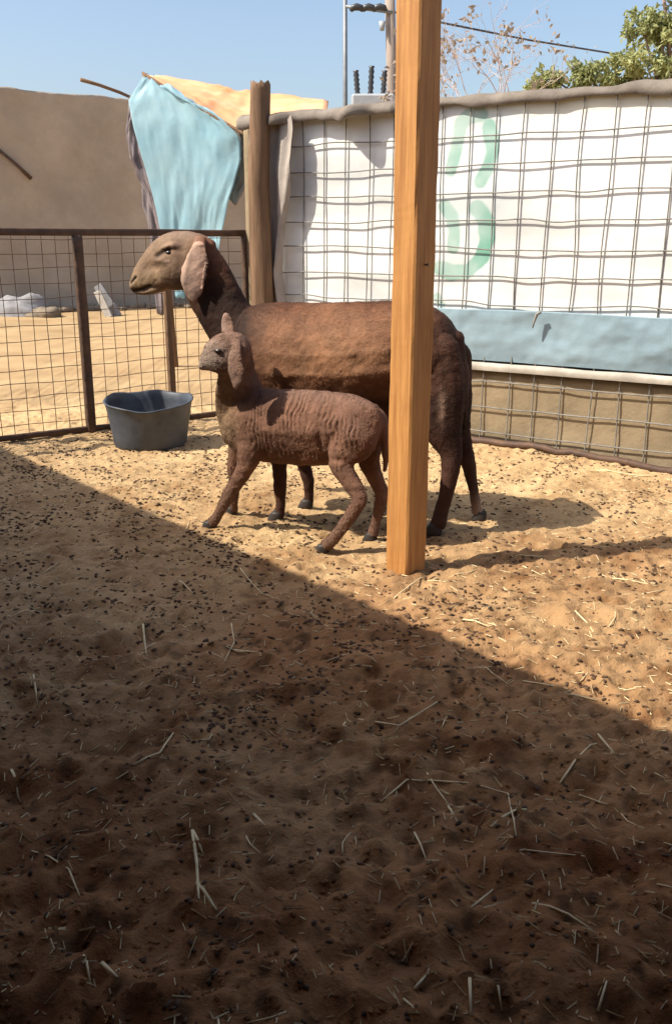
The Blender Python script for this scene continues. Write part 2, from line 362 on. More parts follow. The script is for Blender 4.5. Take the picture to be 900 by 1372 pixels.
vcol(o, cw.reshape(-1, 3))

# welded mesh standing in front of the sheet
wm = empty('welded_wire_mesh', W(0.0, 0)); tag(wm, 'large square welded wire mesh fixed along the painted sheet and low wall', 'wire mesh')
base = np.array(wm.location)
tv = 0.10; k = 0
while tv < WL - 0.1:
    z0_, z1_ = -0.02, 1.665
    P_ = [W(tv + 0.010 * float(vnoise(z * 2.2, tv * 9, 0, 301)) + 0.016 * (z - 0.8) * 0.5, z, 0.014 + 0.004 * float(vnoise(z * 2.6, tv * 7, 3, 302))) - base for z in np.linspace(z0_, z1_, 22)]
    mesh_obj('wire', *tube(P_, 0.0033, 5), M['wire'], wm); tv += 0.137; k += 1
zh = 0.09
while zh < 1.62:
    if 0.42 < zh < 0.52: zh += 0.1285; continue
    amp = 0.003 + 0.005 * (zh > 0.45)
    P_ = [W(t, zh + amp * float(fbm(t * 3.2, zh * 11, 0, 2, 310)) + amp * 0.5 * float(vnoise(t * 7.3, zh * 31, 0, 318)), 0.0185 + 0.003 * float(vnoise(t * 3, zh * 9, 5, 312))) - base for t in np.linspace(0.05, WL - 0.05, 110)]
    mesh_obj('wire', *tube(P_, 0.0036, 5), M['wire'], wm); zh += 0.1285

# pale blue cloth strip hung in front of the mesh, its foot on the ledge
nt2, nz2 = 420, 40
T2, U2 = np.meshgrid(np.linspace(0.55, WL - 0.03, nt2), np.linspace(0, 1, nz2))
Ztop = 0.703 + 0.005 * fbm(T2 * 3, T2 * 0, 0, 3, 240); Z2 = 0.452 + (Ztop - 0.452) * U2
of2 = 0.036 + 0.008 * fbm(T2 * 3.2, U2 * 1.5, 0, 3, 242) + 0.003 * fbm(T2 * 14, U2 * 3, 0, 2, 243) - 0.018 * (1 - U2) ** 3
Vf = WALL0 + T2[..., None] * WD + of2[..., None] * WN + Z2[..., None] * np.array([0, 0, 1.0])
Vt = np.concatenate([Vf.reshape(-1, 3), (Vf - 0.003 * WN).reshape(-1, 3)]) - W(0.55, 0.44); n1 = nt2 * nz2
q = (np.arange(nz2 - 1)[:, None] * nt2 + np.arange(nt2 - 1)[None]).ravel()
ft = np.arange(nt2 - 1) + (nz2 - 1) * nt2
Fc = [tuple(r) for r in np.stack([q, q + 1, q + 1 + nt2, q + nt2], -1)] + [tuple(r) for r in np.stack([n1 + q, n1 + q + nt2, n1 + q + 1 + nt2, n1 + q + 1], -1)] + [(a, a + 1, n1 + a + 1, n1 + a) for a in ft]
o = mesh_obj('blue_strip', Vt, Fc, M['band']); o.location = W(0.55, 0.44); tag(o, 'pale blue cloth strip hung over the mesh just above the ledge', 'cloth')
# scrap of twine tied to the mesh
A = W(*wall_tz(718, 418, 0.08), 0.07); o = mesh_obj('twine_scrap', *tube(np.array([A + WD * 0.02, A + [0, 0, -0.01], A + WD * -0.012 + [0, 0, -0.05], A + WD * -0.016 + [0, 0, -0.075]]) - A, [0.006, 0.008, 0.005, 0.003], 6), M['wire']); o.location = A
tag(o, 'knotted scrap of twine hanging at the top edge of the blue strip', 'twine')

# rolled old tarpaulin lying along the top of the wall
NT = 260; V = []; Fc = []
prof_n = 16
for i in range(NT + 1):
    t = -0.02 + (WL + 0.02) * i / NT
    d1 = float(fbm(t * 2.1, 0, 0, 3, 401)); d2 = float(fbm(t * 5, 3, 0, 3, 402))
    scal = max(0.0, math.sin((t - 0.15) * 2 * math.pi / 0.46)) if t < 0.95 else 0
    over = 0.026 + 0.010 * d1 + (0.03 + 0.085 * scal ** 2) * (t < 0.95)
    drop = 0.042 + 0.012 * d2 + 0.02 * scal
    zc = 1.668 + 0.010 * d1 + 0.008 * float(vnoise(t * 9, 1, 0, 405))
    pr = [(-0.19, zc - 0.03), (-0.12, zc + 0.012), (0.0, zc + 0.016 + 0.006 * d2), (over * 0.7, zc + 0.004), (over, zc - 0.012), (over + 0.006, zc - drop), (over - 0.008, zc - drop - 0.003), (over - 0.014, zc - 0.02), (over * 0.6, zc - 0.010), (-0.02, zc - 0.012), (-0.12, zc - 0.014), (-0.18, zc - 0.045)]
    for (o_, z_) in pr: V.append(W(t, z_, o_) - W(0, 1.66))
    if i:
        n = len(pr); a = (i - 1) * n; b = i * n
        for j in range(n): Fc.append((a + j, a + (j + 1) % n, b + (j + 1) % n, b + j))
Fc.append(tuple(range(12))[::-1]); Fc.append(tuple(NT * 12 + j for j in range(12)))
o = mesh_obj('wall_cover', V, Fc, M['grey_cloth']); o.location = W(0, 1.66); fix_normals(o)
tag(o, 'frayed grey sacking cover draped along the top of the right wall', 'cover')

# ------------------------------------------------------------------ corner post (rough log)
def rough_log(pts, rads, sides=18, seed=0, amp=0.10):
    pts = np.array(pts, float); n = 60
    ts = np.linspace(0, len(pts) - 1, n); P_ = np.stack([np.interp(ts, range(len(pts)), pts[:, k]) for k in range(3)], 1); R_ = np.interp(ts, range(len(pts)), rads)
    V, F_ = tube(P_, R_, sides)
    V = np.array(V)
    for i in range(n):
        for k in range(sides):
            idx = i * sides + k; c = P_[i]; t = 2 * math.pi * k / sides
            s = 1 + amp * float(fbm(math.cos(t) * 2.2, math.sin(t) * 2.2, P_[i][2] * 1.6, 3, seed)) + 0.05 * (k % 3 == 0)
            V[idx] = c + (V[idx] - c) * s
    V[-sides:, 2] += np.array([0.02 * math.sin(k * 2.3) for k in range(sides)])
    return V, F_
cb = G(352, 560); cbase = np.array([-0.415, 5.27, 0.0])
top = atY(348, 112, 5.27)
V, F_ = rough_log([cbase - [0, 0, 0.2], cbase + [0.006, 0, 0.7], cbase + [0.0, 0, 1.3], top], [0.062, 0.060, 0.056, 0.050], seed=3)
o = mesh_obj('corner_post', V - cbase, F_, M['old_wood']); o.location = cbase
tag(o, 'rough weathered log post standing where the fence meets the painted sheet', 'post')

nf, mf = 26, 60; TF, UF = np.meshgrid(np.linspace(0, 1, nf), np.linspace(0, 1, mf))  # added piece, grey as shaded sheet; also widens the post's shadow
wid = 0.10 + 0.075 * np.clip(1 - UF, 0, 1) + 0.03 * np.sin(UF * 7 + 0.5) + 0.012 * fbm(UF * 6, 0 * UF, 0, 3, 441)
tf = 0.155 + TF * (wid + 0.03); zf_ = 1.64 - UF * 1.10 + 0.02 * fbm(TF * 5, UF * 0, 0, 2, 442); of_ = 0.085 + 0.016 * np.sin(TF * 9 + 2 * fbm(TF * 2, UF * 2, 0, 2, 443)) + 0.010 * fbm(TF * 3, UF * 4, 0, 3, 444)
Vf = WALL0 + tf[..., None] * WD + of_[..., None] * WN + zf_[..., None] * np.array([0, 0, 1.0]); q = (np.arange(mf - 1)[:, None] * nf + np.arange(nf - 1)[None]).ravel(); n1 = nf * mf
o = mesh_obj('shade_flap', np.concatenate([Vf.reshape(-1, 3), (Vf - 0.004 * WN).reshape(-1, 3)]) - W(0.2, 1.64, 0.08), [tuple(r) for r in np.stack([q, q + nf, q + nf + 1, q + 1], -1)] + [tuple(r) for r in np.stack([n1 + q, n1 + q + 1, n1 + q + nf + 1, n1 + q + nf], -1)], M['flap']); o.location = W(0.2, 1.64, 0.08)
tag(o, 'narrow grey flap added beside the log post, in the tone of shaded sheet', 'cloth')

# ------------------------------------------------------------------ squared timber post
pb = G(543, 766); pg = gz(pb[0], pb[1])
post = empty('timber_post', (pb[0], pb[1], pg)); tag(post, 'square orange-brown timber post standing in front of the two sheep', 'post')
hw = 0.046; V = []; Fc = []
ang = math.radians(43)
prof = []
cb_ = 0.006
for (sx, sy) in ((1, 1), (-1, 1), (-1, -1), (1, -1)):
    pa = (sx * hw, sy * (hw - cb_)); pb2 = (sx * (hw - cb_), sy * hw)
    prof += [pa, pb2] if sx * sy > 0 else [pb2, pa]
NZ = 110; HP = 2.55
for i in range(NZ + 1):
    z = -0.25 + (HP + 0.25) * i / NZ
    for j, (x, y) in enumerate(prof):
        e = 0.0022 * float(fbm(z * 5, j * 3.1, 0, 3, 501)) ; s = 1 + e / hw + 0.03 * (1 - z / HP)
        x2, y2 = x * s, y * s
        V.append((x2 * math.cos(ang) - y2 * math.sin(ang) + 0.004 * math.sin(z * 1.3), x2 * math.sin(ang) + y2 * math.cos(ang), z))
    if i:
        for j in range(8): a = (i - 1) * 8; b = i * 8; Fc.append((a + j, a + (j + 1) % 8, b + (j + 1) % 8, b + j))
Fc.append(tuple(NZ * 8 + j for j in range(8)))
o = mesh_obj('shaft', V, Fc, M['post'], post, smooth=False)
# a nail left in the timber
for (z, j) in ((0.95, 1),):
    nrm = np.array([math.cos(ang + math.pi), math.sin(ang + math.pi), 0]) if j == 0 else np.array([math.cos(ang - math.pi / 2), math.sin(ang - math.pi / 2), 0])
    p0 = nrm * (hw * 0.9) + np.array([0, 0, z])
    mesh_obj('nail', *tube([p0, p0 + nrm * 0.016, p0 + nrm * 0.017, p0 + nrm * 0.019], [0.002, 0.002, 0.0045, 0.0045], 8), M['rust'], post)

# ------------------------------------------------------------------ left steel fence
fence = empty('wire_fence', tuple(F0)); tag(fence, 'rusty steel fence panel with small square wire mesh and flat top rail', 'fence')
fl = float(np.linalg.norm(F1 - F0))
def FP(s, z, off=0.0): return FD * s + FN * off + np.array([0, 0, z])
def fbar(name, s0, z0, s1, z1, w, dpt, m):
    A = FP(s0, z0); B = FP(s1, z1); ax = (B - A) / np.linalg.norm(B - A); sd = FN; up = np.cross(sd, ax)
    V = []
    for P_ in np.linspace(A, B, 24):
        wob = 0.002 * float(vnoise(P_[0] * 4, P_[2] * 4, 0, 555))
        for (a, b) in ((1, .8), (.8, 1), (-.8, 1), (-1, .8), (-1, -.8), (-.8, -1), (.8, -1), (1, -.8)): V.append(P_ + up * (a * w / 2 + wob) + sd * b * dpt / 2)
    Fc = [(i * 8 + j, i * 8 + (j + 1) % 8, (i + 1) * 8 + (j + 1) % 8, (i + 1) * 8 + j) for i in range(23) for j in range(8)]
    Fc += [tuple(range(8))[::-1], tuple(23 * 8 + j for j in range(8))]
    return fix_normals(mesh_obj(name, V, Fc, m, fence))
def fence_s(px, py=450):
    q_ = onplane(px, py, F0, FN); return float(np.dot(q_ - F0, FD))
ZT = 1.075
fbar('top_rail', -0.2, ZT, fl - 0.03, ZT - 0.01, 0.036, 0.036, M['rust'])
fbar('bottom_rail', -0.2, 0.045, fl - 0.03, 0.045, 0.028, 0.028, M['rust'])
for px, w_ in ((113, 0.046), (333, 0.05)):
    s_ = fence_s(px); fbar('post', s_, -0.15, s_, ZT - 0.018, w_, 0.042, M['rust'])
s_ = fence_s(227); fbar('post', s_, -0.15, s_, ZT - 0.02, 0.036, 0.034, M['old_wood'])
s_ = fence_s(2) - 0.1; fbar('post', s_, -0.15, s_, ZT - 0.02, 0.040, 0.04, M['rust'])
s_ = -0.18
while s_ < fl - 0.05:
    P_ = [FP(s_ + 0.006 * float(vnoise(z * 3, s_ * 20, 0, 601)), z, -0.020 + 0.004 * float(vnoise(z * 3, s_ * 9, 2, 603))) for z in np.linspace(0.03, ZT, 14)]
    mesh_obj('wire', *tube(P_, 0.0020, 5), M['rust'], fence); s_ += 0.072
zz_ = 0.10
while zz_ < ZT - 0.03:
    P_ = [FP(s, zz_ + 0.006 * float(fbm(s * 4, zz_ * 20, 0, 2, 602)), -0.0235 + 0.004 * float(vnoise(s * 3, zz_ * 9, 2, 604))) for s in np.linspace(-0.18, fl - 0.04, 50)]
    mesh_obj('wire', *tube(P_, 0.0020, 5), M['rust'], fence); zz_ += 0.072

# ------------------------------------------------------------------ far rendered wall
a33 = math.radians(33); BD = np.array([math.cos(a33), math.sin(a33), 0]); BN = np.array([math.sin(a33), -math.cos(a33), 0])
B0 = G(0, 414) - 1.2 * BD
Hb = float(onplane(0, 113, B0, BN)[2])
blen = 7.6
nb, mb_ = 190, 80; V = []; Fc = []
SX, UU = np.meshgrid(-0.6 + (blen + 0.6) * np.arange(nb + 1) / nb, np.arange(mb_ + 1) / mb_)
TOPZ = Hb - 0.02 + 0.035 * fbm(SX * 1.1, 0 * SX, 0, 4, 351) - 0.05 * np.maximum(0, vnoise(SX * 3.3, 4 + 0 * SX, 0, 355) - 0.5); ZW = -0.3 + (TOPZ + 0.3) * UU
for side in (0, 1):
    d = 0.012 * fbm(SX * 1.6, ZW * 1.6, side * 5, 4, 352) - 0.010 * (vnoise(SX * 2.6, ZW * 4, 0, 353) > 0.86)
    off = d if side else -0.2 - d
    V.extend((SX[..., None] * BD + off[..., None] * BN + ZW[..., None] * np.array([0, 0, 1.0])).reshape(-1, 3))
n1 = (nb + 1) * (mb_ + 1)
for i in range(mb_):
    for j in range(nb):
        a = i * (nb + 1) + j; Fc.append((n1 + a, n1 + a + 1, n1 + a + nb + 2, n1 + a + nb + 1)); Fc.append((a, a + nb + 1, a + nb + 2, a + 1))
for j in range(nb): a = mb_ * (nb + 1) + j; Fc.append((a, n1 + a, n1 + a + 1, a + 1))
for i in range(mb_):
    for j in (0, nb): a = i * (nb + 1) + j; Fc.append((a, a + nb + 1, n1 + a + nb + 1, n1 + a))
bw = fix_normals(mesh_obj('rendered_wall', V, Fc, M['block'])); bw.location = (B0[0], B0[1], 0); tag(bw, 'tall shaded grey-brown rendered wall across the sandy yard behind the fence', 'wall')

# things at the foot of that wall
def lumpy(name, c, rad, m, seed, label, cat, group=None, n=14, flat=0.35):
    V = []; Fc = []
    for i in range(n + 1):
        ph = math.pi * i / n
        for j in range(2 * n):
            t = math.pi * j / n; d = np.array([math.sin(ph) * math.cos(t), math.sin(ph) * math.sin(t), math.cos(ph)])
            s = 1 + 0.28 * float(fbm(d[0] * 1.7 + seed, d[1] * 1.7, d[2] * 1.7, 3, 700 + seed))
            p = d * rad * s; p[2] = max(p[2], -rad[2] * flat); V.append(p)
    for i in range(n):
        for j in range(2 * n): j2 = (j + 1) % (2 * n); Fc.append((i * 2 * n + j, (i + 1) * 2 * n + j, (i + 1) * 2 * n + j2, i * 2 * n + j2))
    o = mesh_obj(name, V, Fc, m); o.location = (c[0], c[1], gz(c[0], c[1]) + rad[2] * flat - 0.02); return tag(o, label, cat, group)
p = G(28, 420); lumpy('sack', p, np.array([0.38, 0.22, 0.24]), M['sack'], 2, 'bulging white sack slumped against the rendered wall by rubble', 'sack')
p = G(60, 421); lumpy('rubble_lump', p, np.array([0.22, 0.2, 0.13]), M['mortar'], 5, 'low pale lump of rubble next to the white sack', 'rubble')
# leaning pale boards
bx = empty('leaning_board', tuple(G(158, 419))); tag(bx, 'pale board leaning at a slant near the foot of the rendered wall', 'board')
V, F_ = rbox((-0.06, -0.02, 0), (0.06, 0.02, 0.52), 0.004); o = mesh_obj('plank', V, F_, M['sack'], bx, False); fix_normals(o); bx.rotation_euler = (math.radians(-8), math.radians(-33), 0); bx.location.z = gz(bx.location.x, bx.location.y) - 0.01
bx = empty('leaning_board', tuple(G(146, 420))); tag(bx, 'shorter grey board leaning beside the pale slanted board', 'board')
V, F_ = rbox((-0.05, -0.02, 0), (0.05, 0.02, 0.40), 0.004); o = mesh_obj('plank', V, F_, M['cap'], bx, False); fix_normals(o); bx.rotation_euler = (math.radians(-10), math.radians(-24), 0); bx.location.z = gz(bx.location.x, bx.location.y) - 0.01
# low rubble strip at the wall foot
mbk = MB()
for k in range(150):
    s = rng.uniform(0.1, 7.2); p = B0 + BD * s + BN * rng.uniform(0.05, 0.75); r_ = rng.uniform(0.03, 0.10)
    v, f = rbox((-r_, -r_ * 0.8, -r_ * 0.4), (r_, r_ * 0.8, r_ * 0.5), r_ * 0.25); a = rng.uniform(0, 6)
    v = np.array(v); v = np.stack([v[:, 0] * math.cos(a) - v[:, 1] * math.sin(a), v[:, 0] * math.sin(a) + v[:, 1] * math.cos(a), v[:, 2]], 1) + [p[0], p[1], gz(p[0], p[1]) + r_ * 0.3]
    mbk.add(v, f)
o = mbk.build('rubble', M['mortar'], None, False); tag(o, 'broken grey rubble strewn along the foot of the rendered wall', 'rubble', kind='stuff')
# bent rod sticking from the wall, stick on its top
A = onplane(-14, 190, B0 + BN * 0.01, BN); Bq = onplane(22, 220, B0 + BN * 0.05, BN); Cq = onplane(42, 239, B0 + BN * 0.05, BN)
o = mesh_obj('iron_rod', *tube(np.array([A, Bq, Cq]) - A, [0.022, 0.022, 0.03], 6), M['rust']); o.location = A; tag(o, 'dark iron rod fixed slanting across the face of the rendered wall', 'rod')
A = onplane(108, 106, B0 - BN * 0.1, BN); Bq = onplane(132, 113, B0 - BN * 0.1, BN); Cq = onplane(160, 123, B0 - BN * 0.1, BN)
o = mesh_obj('dry_stick', *tube(np.array([A, Bq, Cq, Cq + BD * 0.3 - [0, 0, 0.1]]) - A, [0.03, 0.025, 0.025, 0.02], 6), M['old_wood']); o.location = A; tag(o, 'dry stick poking up from the top of the rendered wall', 'stick')

# ------------------------------------------------------------------ makeshift cloth shelter behind the fence
YS = 7.6
sh = empty('cloth_shelter', (atY(250, 500, YS)[0], YS, 0)); tag(sh, 'makeshift shelter with a hanging pale blue tarp and sunlit orange cloth roof', 'shelter')
shb = np.array(sh.location)
def cloth(name, rows_px, m, nu=40, seed=0, amp=0.03, thick=0.006, parent=sh, origin=shb):
    # rows_px: rows from top to bottom; each row a list of (px, py, Y) from left to right
    rows_w = [[atY(*p) for p in r] for r in rows_px]
    res = []
    for r in rows_w:
        r = np.array(r); u = np.linspace(0, len(r) - 1, nu); res.append(np.stack([np.interp(u, range(len(r)), r[:, k]) for k in range(3)], 1))
    res = np.array(res); nv = 44; vv = np.linspace(0, len(res) - 1, nv); P_ = np.zeros((nv, nu, 3))
    for j in range(nu):
        for k in range(3): P_[:, j, k] = np.interp(vv, range(len(res)), res[:, j, k])
    uu, v2 = np.meshgrid(np.linspace(0, 1, nu), np.linspace(0, 1, nv))
    nr = np.cross(np.gradient(P_, axis=1), np.gradient(P_, axis=0)); nr /= np.linalg.norm(nr, axis=2)[..., None] + 1e-9
    P_ = P_ + nr * (amp * (fbm(uu * 4 + v2 * 1.8, v2 * 4.0, 0, 4, seed, 0.5) + 0.08 * np.sin(uu * 19 + 3 * v2 + 2 * fbm(uu * 2, v2 * 2, 0, 2, seed + 9))))[..., None]
    P_[..., 2] += 0.012 * fbm(uu * 14, v2 * 0.0, 0, 2, seed + 3)
    Vt = np.concatenate([P_.reshape(-1, 3), (P_ - nr * thick).reshape(-1, 3)]) - origin; n1 = nu * nv; Fc = []
    for i in range(nv - 1):
        for j in range(nu - 1):
            a = i * nu + j; Fc.append((a, a + 1, a + 1 + nu, a + nu)); Fc.append((n1 + a, n1 + a + nu, n1 + a + nu + 1, n1 + a + 1))
    for i in range(nv - 1):
        for j in (0, nu - 1): a = i * nu + j; Fc.append((a, a + nu, n1 + a + nu, n1 + a))
    for j in range(nu - 1):
        for i in (0, nv - 1): a = i * nu + j; Fc.append((a, a + 1, n1 + a + 1, n1 + a))
    return fix_normals(mesh_obj(name, Vt, Fc, m, parent))
cloth('blue_tarp', [[(192, 100, 7.65), (212, 112, 7.6), (235, 126, 7.55)], [(172, 132, 7.65), (235, 128, 7.55), (300, 158, 7.35)],
                    [(178, 165, 7.62), (250, 160, 7.5), (322, 182, 7.3)], [(194, 220, 7.62), (260, 220, 7.5), (322, 214, 7.32)], [(208, 272, 7.62), (260, 272, 7.52), (306, 268, 7.38)],
                    [(217, 312, 7.62), (260, 316, 7.55), (296, 312, 7.45)], [(232, 372, 7.62), (258, 384, 7.56), (285, 380, 7.5)], [(238, 396, 7.62), (256, 402, 7.58), (276, 399, 7.55)]], M['blue_tarp'], seed=801, amp=0.020, nu=60)
cloth('orange_roof', [[(208, 103, 8.6), (300, 118, 8.6), (345, 120, 8.5), (440, 134, 8.4)], [(196, 101, 7.75), (262, 142, 7.5), (318, 174, 7.30), (438, 156, 7.0)]], M['orange'], seed=811, amp=0.02)
cloth('purple_cloth_and_shade', [[(168, 128, 7.8), (182, 138, 7.72), (196, 150, 7.7)], [(168, 170, 7.8), (176, 172, 7.74), (192, 180, 7.7)], [(174, 215, 7.8), (178, 215, 7.74), (202, 222, 7.7)], [(190, 255, 7.8), (197, 256, 7.74), (214, 262, 7.7)], [(201, 312, 7.8), (211, 312, 7.74), (226, 312, 7.7)], [(212, 420, 7.8), (220, 421, 7.74), (232, 421, 7.7)]], M['purple'], seed=821, amp=0.03)  # upper part is cloth; grey lower part stands in for shadow on the wall
cloth('grey_flap', [[(318, 166, 7.4), (330, 160, 7.36), (340, 150, 7.34)], [(322, 190, 7.42), (333, 190, 7.36), (340, 190, 7.34)], [(318, 225, 7.44), (326, 232, 7.4), (335, 238, 7.36)], [(304, 265, 7.5), (312, 270, 7.46), (318, 276, 7.42)]], M['grey_cloth'], seed=831, amp=0.015, nu=16)
P_ = np.array([atY(191, 97, 7.72), atY(216, 113, 7.64), atY(262, 141, 7.47), atY(322, 176, 7.27), atY(345, 190, 7.2)]) - shb
mesh_obj('ridge_pole', *tube(P_, 0.011, 7), M['old_wood'], sh)
pa = atY(194, 98, 7.72); mesh_obj('pole', *tube(np.array([[pa[0] + 0.12, pa[1] + 0.06, -0.2], [pa[0] + 0.06, pa[1] + 0.05, 1.2], pa]) - shb, [0.03, 0.028, 0.02], 9), M['old_wood'], sh)
pa = atY(338, 186, 7.22); mesh_obj('pole', *tube(np.array([[pa[0] + 0.05, pa[1], -0.2], [pa[0] + 0.02, pa[1], 1.0], pa]) - shb, [0.03, 0.028, 0.022], 9), M['old_wood'], sh)

# ------------------------------------------------------------------ feeding tub (cut-down barrel)
tb = G(202, 596); tub = empty('feed_tub', (tb[0], tb[1], gz(tb[0], tb[1]) - 0.012)); tag(tub, 'dark blue-grey cut barrel tub standing on sand beside the fence', 'tub')
NS = 64
def ring(r, z, th=0, w=1.0):
    P_ = []
    for k in range(NS):
        t = 2 * math.pi * k / NS; rr = r * (1 + 0.022 * math.sin(2 * t + 0.7) + 0.012 * math.sin(3 * t + 2)) + th
        zz = z + w * (0.007 * math.sin(2 * t + 1.2) + 0.003 * math.sin(5 * t) + 0.004 * float(vnoise(k * 0.4, 0, 0, 881))) * (z > 0.2)
        zz -= w * 0.020 * (1 + math.cos(t + 1.4)) * (z > 0.2) * ((z - 0.2) / 0.06 if z < 0.26 else 1)
        P_.append((rr * math.cos(t) * 1.0, rr * math.sin(t) * 0.92, zz))
    return P_
rb = 0.178; rt = 0.220; hb = 0.262
rings = [ring(rb - 0.02, 0.0), ring(rb, 0.008), ring(rb + 0.006, 0.03)] + [ring(rb + (rt - rb) * u, hb * u) for u in (0.3, 0.45, 0.6, 0.75, 0.9)] + [ring(rt, hb), ring(rt + 0.006, hb + 0.006), ring(rt - 0.001, hb + 0.010), ring(rt - 0.010, hb + 0.002)] + [ring(rb - 0.008 + (rt - rb) * u, hb * u) for u in (0.85, 0.6, 0.35, 0.12)] + [ring(rb - 0.03, 0.022)]
V = [p for r in rings for p in r]; Fc = [(i * NS + k, i * NS + (k + 1) % NS, (i + 1) * NS + (k + 1) % NS, (i + 1) * NS + k) for i in range(len(rings) - 1) for k in range(NS)]
Fc += [tuple(range(NS))[::-1], tuple((len(rings) - 1) * NS + k for k in range(NS))]
fix_normals(mesh_obj('shell', V, Fc, M['tub'], tub))
V, F_ = tube([(rb * 0.9 * math.cos(t), rb * 0.85 * math.sin(t), 0.03) for t in (0, 0.01)], 0.01, 5)
mb = MB()
for k in range(60):
    a = rng.uniform(0, 6.28); r_ = 0.12 * math.sqrt(rng.random()); b = rng.uniform(0, 3.14); l = rng.uniform(0.02, 0.06)
    p = np.array([r_ * math.cos(a), r_ * math.sin(a), 0.026 + rng.uniform(0, 0.02)]); d = np.array([math.cos(b), math.sin(b), rng.uniform(-0.1, 0.1)]) * l
    mb.add(*tube([p - d, p + d], 0.0018, 4))
mb.build('feed_remains', M['straw'], tub)

